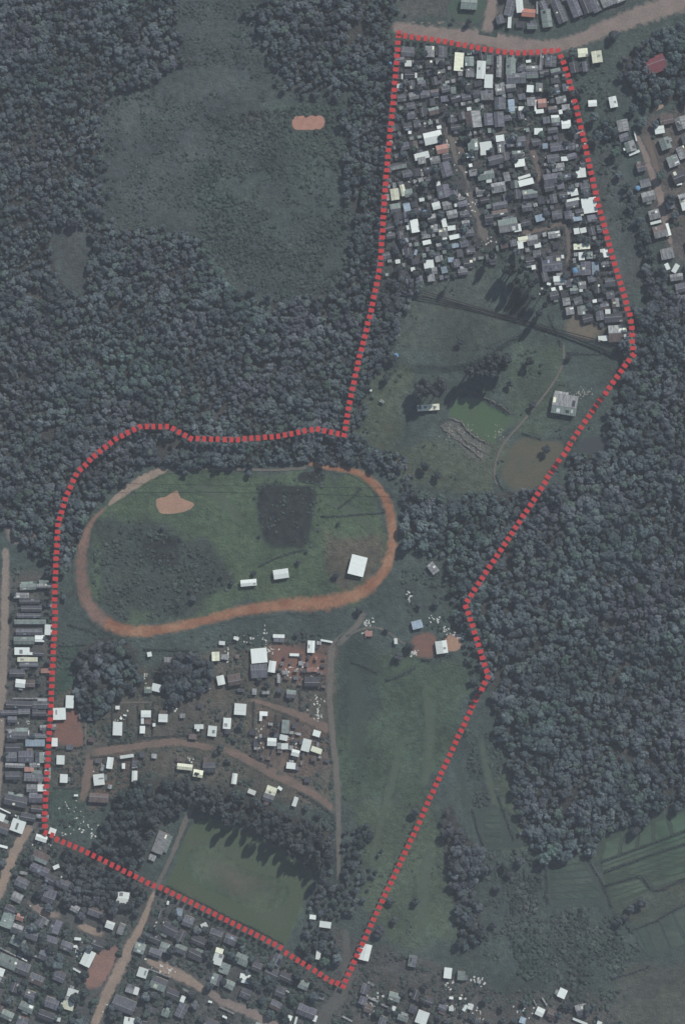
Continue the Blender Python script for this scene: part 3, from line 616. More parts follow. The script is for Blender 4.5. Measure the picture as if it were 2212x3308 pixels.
trace(ZA, 'top', [(485, 24, 82, 54, 4, 'V'), (738, 35, 35, 65, -5, 'W'), (782, 68, 68, 40, 5, 'O'), (688, 110, 18, 68, 3, 'W'), (690, 45, 48, 80, 15, 'G'), (826, 40, 10, 65, 0, 'L'), (872, 95, 50, 90, -8, 'V'),
    (935, 60, 50, 120, -22, 'G'), (1012, 38, 50, 105, -22, 'K'), (1068, 25, 48, 95, -22, 'D'), (1115, 25, 42, 80, -22, 'K'), (1180, 12, 72, 45, -22, 'L'), (1245, -5, 60, 34, -22, 'L'), (740, 125, 40, 30, 3, 'D'), (800, 135, 50, 28, 0, 'K')], 1.549)
trace(ZA, 'settle', [(180, 262, 66, 48, 3, 'G'), (182, 320, 35, 30, 0, 'W'), (190, 372, 52, 46, 0, 'D'), (290, 262, 48, 56, 3, 'L'), (355, 262, 44, 60, 2, 'G'), (140, 433, 30, 22, 0, 'W'), (152, 385, 9, 26, 0, 'W'), (218, 380, 16, 26, 0, 'W'),
    (435, 312, 46, 92, 4, 'C'), (487, 310, 44, 48, 0, 'V'), (546, 352, 44, 90, 3, 'W'), (583, 410, 42, 68, 2, 'W'), (590, 300, 36, 56, 2, 'G'), (490, 368, 42, 42, 0, 'L'), (635, 335, 26, 110, 2, 'L'), (695, 330, 50, 100, 2, 'V'),
    (800, 345, 64, 26, -2, 'L'), (800, 378, 60, 34, -2, 'G'), (847, 312, 18, 84, 5, 'L'), (893, 308, 56, 60, 2, 'G'), (720, 395, 96, 52, -2, 'G'), (408, 455, 26, 34, 0, 'V'), (575, 480, 62, 48, -3, 'L'), (580, 492, 44, 20, -3, 'W'),
    (790, 447, 34, 36, 4, 'W'), (836, 440, 34, 44, 0, 'L'), (640, 520, 56, 62, -2, 'G'), (697, 530, 32, 62, -4, 'B'), (755, 546, 46, 22, 0, 'W'), (795, 512, 42, 44, -4, 'L'), (838, 560, 40, 20, -6, 'W'), (850, 520, 44, 44, -6, 'P'), (818, 530, 12, 56, 0, 'W'),
    (508, 600, 76, 84, -8, 'L'), (582, 600, 44, 60, -5, 'K'), (635, 600, 50, 76, -5, 'K'), (915, 588, 40, 20, -3, 'W'), (918, 612, 44, 40, -3, 'G'), (970, 625, 46, 42, -5, 'W'), (832, 660, 42, 32, 0, 'W'), (190, 665, 16, 16, 0, 'W'),
    (306, 692, 92, 62, -13, 'W', 'large white hall with long roof beside the bare earth square'), (352, 748, 60, 44, -12, 'P'), (250, 782, 74, 34, -14, 'W'), (250, 806, 40, 34, -10, 'L'), (640, 695, 42, 32, -8, 'W'), (690, 715, 38, 48, -8, 'G'), (742, 712, 52, 52, -8, 'G'),
    (505, 728, 52, 58, -5, 'V'), (490, 780, 40, 24, -3, 'W'), (570, 733, 60, 44, -8, 'W'), (556, 768, 28, 22, -4, 'W'), (728, 775, 54, 38, -4, 'V'), (738, 818, 52, 38, -8, 'W'), (935, 735, 90, 42, -8, 'K'), (865, 733, 26, 26, -4, 'B'),
    (962, 797, 34, 22, -3, 'W'), (905, 795, 60, 40, -8, 'G'), (930, 840, 64, 40, -8, 'L'), (1043, 865, 50, 52, -6, 'W'), (620, 802, 76, 46, -14, 'G'), (570, 880, 84, 42, -10, 'V'), (585, 902, 28, 28, -6, 'W'), (632, 940, 70, 50, -10, 'L'),
    (762, 886, 62, 16, -17, 'W'), (770, 914, 76, 32, -14, 'W'), (905, 895, 96, 50, -8, 'K'), (1066, 940, 50, 48, -10, 'G'), (1010, 965, 38, 34, -12, 'W'), (1003, 1002, 64, 16, -12, 'W'), (1000, 1026, 64, 34, -12, 'G'), (1086, 1030, 76, 76, -9, 'W', 'largest square white roof against the eastern red boundary of the settlement'),
    (115, 975, 42, 58, -8, 'C'), (156, 955, 24, 58, -14, 'C'), (184, 968, 40, 40, -10, 'V'), (322, 1032, 40, 36, -14, 'W'), (376, 1030, 46, 42, -10, 'L'), (358, 960, 62, 66, -12, 'K'), (410, 965, 40, 48, -12, 'K'), (370, 850, 54, 76, -18, 'K'),
    (640, 1030, 76, 34, -10, 'K'), (640, 1068, 80, 34, -10, 'K'), (790, 972, 76, 44, -8, 'G'), (775, 1040, 50, 40, -8, 'G')], 1.549)
trace(ZB, 'settle', [(215, 358, 40, 66, -10, 'W'), (192, 362, 10, 60, -14, 'C'), (362, 343, 24, 44, -12, 'W'), (398, 368, 40, 24, -8, 'W'), (275, 440, 42, 22, -12, 'W'), (356, 392, 46, 44, -8, 'L'), (415, 412, 56, 22, -12, 'W'), (358, 418, 34, 18, -12, 'W'), (270, 400, 44, 40, -8, 'G'),
    (118, 268, 52, 44, -8, 'K'), (176, 264, 34, 40, -12, 'B'), (130, 536, 24, 20, -8, 'W'), (285, 548, 50, 42, -8, 'W'), (305, 583, 44, 34, -8, 'L'), (362, 577, 30, 34, -14, 'B'), (395, 527, 28, 24, 0, 'B'), (335, 522, 40, 30, -12, 'L'), (220, 490, 14, 28, 15, 'B'), (168, 430, 28, 22, -10, 'B'), (420, 455, 40, 22, -10, 'B'),
    (838, 318, 44, 34, -14, 'B'), (925, 302, 50, 44, -8, 'G'), (1025, 322, 46, 22, -8, 'B'), (1100, 320, 50, 36, -8, 'K'), (680, 355, 96, 66, -10, 'V'), (727, 368, 36, 38, -10, 'W'), (755, 425, 50, 28, -10, 'C'), (742, 452, 28, 40, -8, 'W'), (802, 430, 56, 50, -10, 'L'), (828, 455, 32, 24, -10, 'W'),
    (910, 402, 60, 34, -8, 'L'), (1022, 384, 28, 30, -10, 'W'), (1055, 380, 32, 26, -12, 'W'), (1048, 460, 82, 30, -4, 'C'), (1047, 509, 30, 40, -4, 'W'), (1086, 505, 34, 36, -4, 'V'), (1160, 494, 38, 44, -8, 'W'), (825, 497, 42, 36, -8, 'L'), (898, 547, 100, 76, -5, 'K', 'large grey barn roof at the bottom of the dense settlement'),
    (1068, 570, 50, 68, -4, 'K'), (1116, 570, 36, 66, -4, 'B'), (1165, 550, 44, 28, -6, 'K'), (938, 622, 64, 28, -2, 'W'), (940, 643, 60, 20, -2, 'L'), (1050, 655, 38, 38, -4, 'L'), (1130, 672, 40, 44, -6, 'D'), (1190, 640, 52, 44, -6, 'G'), (1178, 787, 26, 26, -4, 'W'),
    (1226, 896, 92, 84, -3, 'L', 'wide two-tone gabled barn where the eastern boundary bends'), (1155, 920, 50, 26, -3, 'W'), (1205, 818, 90, 44, -4, 'D'), (884, 648, 20, 12, 10, 'W')], 1.549)
trace(ZH, 'right', [(178, 385, 72, 62, -6, 'C'), (280, 415, 74, 86, -8, 'C'), (194, 485, 38, 74, -8, 'K'), (115, 490, 62, 80, -12, 'D'), (248, 750, 62, 46, -4, 'W'), (397, 740, 56, 80, -12, 'W'), (705, 470, 140, 120, -20, 'R', 'dark red roofed house among the northeast trees'),
    (466, 910, 80, 86, -12, 'L'), (475, 995, 70, 56, -18, 'G'), (520, 1060, 74, 76, -18, 'L'), (550, 1105, 80, 22, -22, 'W'), (485, 1078, 28, 20, -15, 'W'), (558, 985, 10, 70, -14, 'W'), (780, 865, 96, 70, -12, 'T'), (888, 892, 84, 92, -20, 'L'), (730, 940, 70, 56, -10, 'W'),
    (770, 1040, 76, 86, -20, 'V'), (828, 1165, 82, 80, -22, 'V'), (848, 1160, 32, 46, -22, 'W'), (892, 1105, 66, 90, -22, 'L'), (865, 1275, 86, 86, -22, 'D'), (875, 1331, 38, 14, -10, 'W'), (910, 1490, 46, 60, -15, 'W'), (650, 1420, 96, 70, -14, 'L'), (628, 1325, 76, 58, -14, 'G'),
    (693, 1550, 80, 68, -16, 'L'), (705, 1606, 78, 22, -14, 'W'), (735, 1672, 100, 86, -16, 'L'), (785, 1660, 40, 90, -16, 'W'), (785, 1832, 94, 78, -12, 'L'), (786, 1925, 30, 48, -24, 'W'), (846, 1938, 36, 66, 30, 'W'), (852, 2002, 92, 50, -8, 'L'), (885, 2078, 84, 66, -12, 'G'), (600, 1210, 70, 60, -14, 'G'),
    (920, 1010, 60, 70, -20, 'G'), (900, 2160, 80, 60, -12, 'K')], 2.233)
trace(ZI, 'left', [(160, -60, 110, 40, 0, 'L'), (220, -20, 150, 40, 0, 'D'), (350, 15, 60, 20, 0, 'L'), (235, 35, 150, 44, 0, 'D'), (215, 85, 170, 34, 0, 'G'), (225, 130, 230, 34, 0, 'V'), (215, 205, 190, 44, 0, 'G'), (358, 188, 58, 76, 2, 'W'), (180, 265, 150, 56, 0, 'V'), (165, 342, 110, 54, 0, 'W'), (228, 360, 36, 20, 0, 'W'), (205, 402, 146, 32, 0, 'C'), (215, 440, 140, 32, 0, 'G'), (335, 484, 70, 34, 0, 'P'),
    (154, 575, 72, 60, 6, 'W'), (226, 575, 66, 54, 0, 'T'), (130, 500, 110, 56, 0, 'D'), (220, 685, 250, 12, 0, 'L'), (145, 728, 190, 58, 2, 'D'), (302, 730, 120, 56, 2, 'G'), (180, 778, 90, 38, 0, 'K'), (290, 790, 100, 44, 0, 'D'), (130, 912, 160, 16, 0, 'L'), (150, 950, 120, 54, 0, 'G'), (210, 945, 14, 60, 0, 'W'), (90, 965, 70, 60, 0, 'D'),
    (260, 1005, 140, 50, 0, 'B'), (100, 1040, 110, 60, 0, 'D'), (195, 1105, 110, 84, 0, 'K'), (296, 1110, 74, 76, 0, 'G'), (90, 1105, 80, 70, 0, 'G'), (115, 1168, 140, 32, 2, 'L'), (216, 1196, 68, 34, 0, 'P'), (255, 1255, 150, 58, 3, 'G'), (100, 1240, 110, 60, 0, 'D'), (310, 1330, 64, 50, 0, 'W'), (238, 1332, 80, 56, 0, 'L'), (265, 1405, 100, 62, 0, 'K'), (120, 1425, 170, 76, 12, 'D'), (275, 1480, 90, 50, 5, 'D'), (210, 1540, 110, 54, 10, 'D'),
    (135, 1605, 100, 92, 20, 'W'), (10, 1545, 60, 64, 22, 'W'), (60, 1505, 140, 10, 25, 'W'), (30, 1620, 90, 80, 22, 'G')], 2.24)
trace(ZI, 'village', [(435, 795, 92, 86, -2, 'W', 'broad white roofed house on the red soil yard at the western boundary'), (510, 708, 58, 92, 2, 'W'), (400, 1000, 44, 62, 0, 'W'), (443, 1128, 58, 66, 2, 'W'), (467, 1262, 56, 62, 3, 'W'), (385, 1645, 50, 48, 20, 'W'), (1085, 365, 32, 34, -10, 'W'), (1075, 622, 56, 46, 0, 'V'), (1135, 606, 66, 56, 14, 'W'),
    (855, 750, 30, 26, 0, 'W'), (855, 902, 68, 98, 2, 'W'), (908, 806, 24, 12, 10, 'W'), (880, 828, 18, 16, 30, 'W'), (1060, 795, 72, 50, 0, 'W'), (1034, 845, 22, 48, 0, 'W'), (1072, 848, 46, 46, 0, 'T'), (1034, 910, 38, 54, 2, 'W'), (1183, 826, 66, 58, 2, 'W'), (1118, 875, 20, 24, 0, 'W'), (1442, 888, 66, 34, 0, 'W'), (1436, 912, 20, 18, 0, 'W'), (1538, 920, 64, 76, 5, 'W'),
    (922, 1102, 100, 24, -8, 'W'), (800, 1150, 46, 84, 8, 'W'), (745, 1185, 22, 46, 15, 'L'), (898, 1172, 24, 40, 0, 'W'), (978, 1182, 40, 14, -10, 'L'), (978, 1246, 40, 80, 2, 'W'), (720, 1270, 78, 80, -6, 'W'), (1340, 1178, 112, 44, 6, 'C'), (1436, 1226, 70, 54, 10, 'C'), (1516, 1182, 92, 74, 0, 'D'), (720, 1402, 140, 66, 3, 'T'), (555, 1385, 30, 14, 0, 'W'), (850, 1396, 24, 26, 20, 'W'), (1222, 405, 66, 38, 3, 'L'), (800, 1322, 30, 30, 10, 'L')], 2.24)
trace(ZJ, 'village', [(1010, 122, 84, 26, 2, 'W'), (1010, 152, 76, 26, 2, 'G'), (1243, 198, 52, 88, 3, 'W'), (1122, 257, 66, 22, 2, 'W'), (1300, 172, 34, 26, 5, 'L'), (1355, 158, 85, 16, 10, 'W'), (868, 262, 116, 106, -5, 'W', 'largest white hall roof in the village below the track'), (868, 372, 120, 104, -3, 'G'), (962, 342, 52, 84, 8, 'W'), (555, 268, 56, 66, -2, 'C'),
    (600, 172, 44, 28, 5, 'W'), (703, 138, 38, 24, 20, 'W'), (592, 440, 54, 68, -12, 'W'), (690, 435, 96, 84, -10, 'T'), (495, 508, 50, 12, -25, 'L'), (1055, 385, 44, 28, 0, 'L'), (1010, 432, 24, 58, 0, 'L'), (1252, 365, 80, 30, 0, 'P'), (1250, 450, 110, 70, 0, 'D'), (1100, 540, 70, 60, 5, 'G'), (732, 650, 86, 82, 4, 'W'), (637, 752, 56, 80, 4, 'W'), (900, 682, 58, 32, 3, 'W'), (880, 712, 20, 46, 3, 'W'),
    (1058, 775, 54, 98, 4, 'V'), (1045, 855, 58, 40, 12, 'W'), (960, 886, 66, 58, 3, 'W'), (1052, 918, 52, 44, 0, 'W'), (1012, 915, 26, 44, 0, 'L'), (1283, 825, 54, 44, 18, 'W'), (1208, 910, 62, 90, 14, 'W'), (1282, 945, 80, 40, 20, 'C'), (1130, 966, 58, 48, 14, 'W'), (1098, 1058, 66, 46, 6, 'W'), (690, 1152, 38, 78, 8, 'W'), (815, 1248, 58, 34, 22, 'W'), (955, 1238, 76, 60, 20, 'C'), (935, 1290, 80, 54, 18, 'G'), (1018, 1222, 34, 22, 35, 'W'), (1128, 1318, 32, 70, 18, 'W')], 2.24)
trace(ZG, 'field', [(1293, 478, 58, 72, 14, 'W', 'large white roofed sports hall inside the right bend of the track'), (1017, 508, 55, 34, -8, 'W', 'white roofed hut in the track infield, middle of three'), (900, 540, 58, 24, -5, 'W', 'low white roofed hut in the track infield, leftmost of three')], 1.12)
trace(ZK, 'field', [(778, 303, 84, 56, 52, 'L', 'weathered grey shed turned askew at the wood edge east of the track'), (664, 710, 76, 60, -14, 'B', 'pale blue roofed house with an L-shaped shadow east of the track'), (840, 873, 84, 92, -8, 'W', 'white roofed house beside the sandy patch near the eastern boundary'), (510, 830, 24, 42, -5, 'W', 'small white hut alone in the grass left of the earth yard'), (315, 776, 52, 40, 0, 'P', 'small dusty pink ruin beside the footpath')], 2.24)
trace(ZL, 'field', [(1062, 398, 104, 84, 9, 'L', 'big weathered pale farmhouse roof next to the diagonal eastern boundary'), (495, 410, 92, 26, -4, 'C', 'long narrow pale barn left of the green pond'), (302, 384, 18, 10, 30, 'W', 'tiny white hut alone in the meadow left of the barn'), (252, 338, 16, 8, 10, 'W', 'tiny white hut above the other one by the wood edge')], 1.294)
trace(ZM, 'town', [(305, 238, 84, 44, 18, 'W'), (30, 300, 60, 20, 15, 'W'), (300, 375, 120, 74, 24, 'V'), (412, 445, 46, 28, -25, 'W'), (290, 465, 140, 64, 24, 'K'), (165, 560, 96, 70, 26, 'G'), (175, 490, 56, 22, 10, 'L'), (130, 665, 78, 66, 26, 'L'), (360, 655, 100, 100, 20, 'K'), (545, 745, 70, 50, 28, 'L'), (695, 770, 110, 70, 20, 'G'),
    (892, 668, 90, 86, 8, 'W'), (800, 865, 64, 54, 20, 'W'), (880, 892, 46, 80, 20, 'L'), (640, 1105, 78, 118, 26, 'W', 'large bright white hall beside the reddish yard in the southern town'), (530, 1358, 78, 60, 16, 'W'), (508, 1404, 80, 34, 16, 'L'), (492, 1444, 96, 64, 16, 'C'), (1035, 1210, 72, 72, 18, 'W'), (990, 1342, 36, 56, 18, 'W'),
    (1150, 1290, 120, 90, 22, 'D'), (1155, 1215, 170, 10, 22, 'L'), (945, 1325, 60, 60, 18, 'L'), (1200, 1030, 84, 70, 20, 'V'), (1300, 770, 46, 52, 12, 'B'), (1480, 870, 46, 40, -25, 'W'), (1218, 705, 16, 28, 10, 'W'), (900, 1440, 170, 100, 22, 'G'), (1200, 1500, 54, 54, 22, 'V'), (940, 1560, 80, 54, 10, 'W'), (1100, 1480, 60, 40, 20, 'D'), (1325, 1400, 32, 46, 22, 'W'), (1350, 1340, 60, 20, 30, 'L'),
    (380, 1430, 104, 76, 20, 'K'), (340, 1520, 120, 64, 20, 'D'), (425, 1548, 36, 28, 10, 'W'), (230, 930, 110, 76, 20, 'G'), (60, 830, 90, 110, 20, 'V'), (130, 895, 80, 70, 20, 'G'), (60, 1130, 140, 90, 22, 'V'), (170, 1180, 100, 90, 22, 'G'), (12, 1205, 50, 58, 20, 'W'), (568, 965, 48, 20, 5, 'W'), (255, 1090, 56, 16, 18, 'L'), (165, 1108, 80, 12, 28, 'W'), (60, 1060, 130, 10, 27, 'L'), (120, 1170, 10, 80, 22, 'L'),
    (1165, 270, 84, 160, 22, 'L', 'long grey clubhouse beside the path left of the football pitch'), (1105, 378, 50, 44, 22, 'L'), (560, 1195, 60, 16, 30, 'W'), (150, 810, 54, 50, 20, 'P'), (1120, 880, 30, 14, -40, 'W'), (1155, 905, 20, 40, 20, 'L'), (550, 1020, 26, 18, 0, 'W')], 2.24)
trace(ZN, 'town', [(570, 1112, 68, 84, 16, 'W'), (582, 1050, 56, 38, 16, 'C'), (765, 1252, 76, 66, 12, 'W'), (1255, 808, 46, 32, 6, 'W'), (1345, 862, 84, 46, 8, 'W'), (1295, 1082, 34, 66, 8, 'W'), (1225, 1066, 18, 36, 35, 'L'), (515, 1420, 30, 14, 15, 'W'), (1085, 1535, 40, 36, 20, 'W'), (1272, 1540, 26, 46, 20, 'W'), (1132, 1560, 18, 60, 15, 'W'), (635, 1485, 116, 10, 25, 'L'), (1060, 1340, 50, 10, 28, 'W'),
    (1300, 1385, 70, 34, 8, 'L'), (1210, 1490, 140, 80, 22, 'K'), (1020, 1350, 74, 70, 22, 'D'), (620, 1530, 36, 14, 25, 'W'), (150, 790, 10, 60, 20, 'G')], 2.24)
trace(ZO, 'south', [(285, 1060, 84, 120, 14, 'W', 'bright white house touching the southern tip of the red boundary'), (630, 1125, 60, 82, 10, 'V'), (885, 1212, 56, 78, 6, 'W'), (982, 1230, 56, 66, 4, 'V'), (700, 1532, 84, 96, 20, 'W'), (500, 1385, 86, 64, 15, 'V'), (495, 1468, 28, 34, 20, 'W'), (910, 1470, 34, 34, 0, 'W'), (910, 1392, 30, 18, 5, 'W'), (975, 1395, 18, 18, 0, 'W'), (1010, 1465, 24, 50, 35, 'W'), (1050, 1442, 40, 16, 15, 'W'), (310, 1470, 60, 56, 20, 'T'), (345, 1405, 80, 16, 25, 'L'),
    (1110, 1275, 28, 26, 10, 'L'), (1425, 1558, 26, 54, -25, 'B'), (160, 1545, 80, 14, 28, 'L'), (440, 1455, 80, 14, 24, 'L'), (330, 1290, 50, 20, 30, 'L')], 2.24)
trace(ZP, 'south', [(676, 1806, 58, 68, 24, 'W'), (515, 1940, 60, 60, 25, 'W'), (816, 1924, 88, 78, -14, 'L'), (390, 2002, 44, 44, 20, 'B'), (805, 2012, 110, 20, 22, 'W'), (945, 2022, 36, 26, 20, 'W'), (548, 1866, 13, 66, -32, 'L'), (480, 1876, 12, 40, -30, 'L'), (600, 1955, 70, 56, 24, 'T'), (15, 1905, 36, 40, 20, 'W')], 2.24)

def clashes(u, v, w, h, a, pad=0.9):
    for q in HOUSES:
        r = (math.hypot(w, h) + math.hypot(q['w'], q['h'])) / 2
        if abs(q['u'] - u) > r or abs(q['v'] - v) > r: continue
        t = R(q['a']); dx, dy = q['u'] - u, q['v'] - v
        lx = abs(dx * math.cos(t) + dy * math.sin(t)); ly = abs(-dx * math.sin(t) + dy * math.cos(t))
        if lx < (w + q['w']) / 2 * pad and ly < (h + q['h']) / 2 * pad: return True
    return False
RP = np.vstack([np.column_stack([p, np.full(len(p), w)]) for p, w in ROADS])
def near_road(u, v, k=0.5):
    return bool(np.any(np.hypot(RP[:, 0] - u, RP[:, 1] - v) < RP[:, 2] * k + 9))
YARDS = [q for q in PATCHES if q[:, 1].mean() > 2600 or q[:, 1].mean() < 700 or q[:, 0].mean() < 700]
def fill(area, poly, ang, cw, ch, wr, hr, tones, keep, woods=()):
    NO = [(w, *(np.array(w)[:, 0].min(), np.array(w)[:, 0].max()), *(np.array(w)[:, 1].min(), np.array(w)[:, 1].max())) for w in list(woods) + YARDS]
    t = R(ang); c = np.mean(np.array(poly, float), 0); n = 60; big = c + (np.array(poly, float) - c) * 1.1
    for j in range(-n, n):
        off = rng.random() * cw
        ii = np.arange(-n, n) * cw + off; jj = j * ch
        if not in_poly(np.stack([c[0] + ii * math.cos(t) - jj * math.sin(t), c[1] + ii * math.sin(t) + jj * math.cos(t)], 1), big).any(): continue
        for i in range(-n, n):
            p, q = i * cw + off + rng.uniform(-0.12, 0.12) * cw, j * ch + rng.uniform(-0.12, 0.12) * ch
            u = c[0] + p * math.cos(t) - q * math.sin(t); v = c[1] + p * math.sin(t) + q * math.cos(t)
            if not (-40 < u < 2252 and -40 < v < 3350): continue
            if not in_poly([(u, v)], poly)[0] or rng.random() > keep: continue
            if any(a0 < u < a1 and b0 < v < b1 and in_poly([(u, v)], w)[0] for w, a0, a1, b0, b1 in NO): continue
            w, h = rng.uniform(*wr), rng.uniform(*hr)
            if rng.random() < 0.3: w, h = h, w
            if clashes(u, v, w, h, ang) or near_road(u, v): continue
            HOUSES.append(dict(u=u, v=v, w=w, h=h, a=ang + rng.uniform(-4, 4), t=rng.choice(tones), area=area, label=None))
fill('settle', SETTLE, -10, 36, 31, (22, 34), (18, 26), 'DDDDDGGGKKLL', 0.74)
fill('settle', SETTLE, -10, 22, 20, (10, 17), (8, 14), 'DDGKLVWL', 0.5)
TOWN = [(-30, 2720), (140, 2760), (240, 2880), (420, 2960), (560, 2900), (760, 3010), (1060, 3200), (1030, 3340), (-30, 3340)]
fill('town', TOWN, 23, 52, 46, (32, 50), (26, 38), 'DDGGKV', 0.62, [TOWN_WOOD])
fill('left', [(20, 1900), (175, 1860), (165, 2250), (150, 2680), (20, 2700)], 0, 60, 24, (30, 60), (13, 22), 'DGLLVWK', 0.75)
fill('right', tr(ZH, [(640, 1180), (760, 1350), (960, 1300), (960, 2300), (860, 2200), (640, 1500)]), -16, 42, 38, (28, 40), (24, 32), 'GLDK', 0.5)
fill('top', tr(ZA, [(620, -40), (1300, -60), (1220, 20), (1100, 80), (960, 130), (640, 120)]), -20, 36, 36, (22, 32), (22, 34), 'DKG', 0.7)
fill('south', [(1120, 3190), (1330, 3180), (1560, 3260), (1620, 3340), (1130, 3340)], 22, 44, 38, (24, 38), (18, 28), 'DDGKV', 0.5)

VIL = [(200, 2350), (300, 2280), (520, 2260), (700, 2080), (1050, 2070), (1060, 2600), (900, 2560), (700, 2500), (480, 2440), (380, 2520), (230, 2520)]
fill('village', VIL, 5, 40, 34, (14, 26), (10, 20), 'DGTTLD', 0.33, [VILLAGE_WOOD, COPSE])
fill('village', tr(ZJ, [(1000, 250), (1370, 250), (1370, 520), (1000, 480)]), 3, 26, 22, (8, 18), (6, 12), 'TPLGD', 0.7)
fill('village', tr(ZJ, [(840, 700), (1380, 820), (1330, 1000), (1120, 1120), (840, 980)]), 8, 26, 22, (8, 17), (6, 12), 'TLGDL', 0.55)
AREA = {'settle': (-10, 33, 'the northern settlement'), 'top': (-15, 45, 'the top road block'), 'right': (-15, 40, 'the eastern lane'), 'left': (0, 24, 'the western strip'),
        'village': (5, 40, 'the lower village'), 'town': (22, 46, 'the southwest town'), 'south': (20, 44, 'the southern fringe'), 'field': (0, 60, 'the open fields')}
def row_labels(items, noun_of, what):
    for area in AREA:
        its = [q for q in items if q['area'] == area]
        if not its: continue
        a, rh, phrase = AREA[area]; t = R(a)
        P_ = [(q['u'] * math.cos(t) + q['v'] * math.sin(t), -q['u'] * math.sin(t) + q['v'] * math.cos(t), q) for q in its]
        q0 = min(p[1] for p in P_); rows = {}
        for p in P_: rows.setdefault(int((p[1] - q0) / rh), []).append(p)
        for k, rk in enumerate(sorted(rows)):
            for i, p in enumerate(sorted(rows[rk], key=lambda x: x[0])):
                if not p[2].get('label'):
                    p[2]['label'] = f"{noun_of(p[2])}, {ORD[min(i, 33)]} from left in {ORD[min(k, 33)]} {what} of {phrase}"
def house_kind(q):
    a = q['w'] * q['h'] * S * S
    return 'shed' if a < 26 else 'shack' if q['area'] in ('settle', 'top', 'right') and q['t'] in 'DGK' and a < 80 else 'house'
def house_noun(q):
    w, h = q['w'] * S, q['h'] * S; lo, hi = min(w, h), max(w, h)
    if lo < 2.4 and hi > 2.6 * lo: return f"long {TONE[q['t']]} garden wall"
    size = 'tiny' if w * h < 14 else 'small' if w * h < 40 else 'plain' if w * h < 75 else 'big'
    return f"{size} {TONE[q['t']]} roofed {house_kind(q)}"
row_labels(HOUSES, house_noun, 'row')

def slab(p0, p1, x0, x1, th):
    """sloping sheet from edge p0=(y,z) to p1=(y,z)"""
    (y0, z0), (y1, z1) = p0, p1
    v = [(x0, y0, z0), (x1, y0, z0), (x1, y1, z1), (x0, y1, z1), (x0, y0, z0 + th), (x1, y0, z0 + th), (x1, y1, z1 + th), (x0, y1, z1 + th)]
    if y1 < y0: v = [v[i] for i in (3, 2, 1, 0, 7, 6, 5, 4)]
    return v, [(0, 3, 2, 1), (4, 5, 6, 7), (0, 1, 5, 4), (1, 2, 6, 5), (2, 3, 7, 6), (3, 0, 4, 7)]
door_me = bpy.data.meshes.new('door'); v, f = box_vf(-0.45, 0.45, -0.06, 0.06, 0, 2.0); door_me.from_pydata(v, [], f); door_me.materials.append(MAT['door'])
win_me = bpy.data.meshes.new('window'); v, f = box_vf(-0.6, 0.6, -0.06, 0.06, 1.0, 1.95); win_me.from_pydata(v, [], f); win_me.materials.append(MAT['glass'])

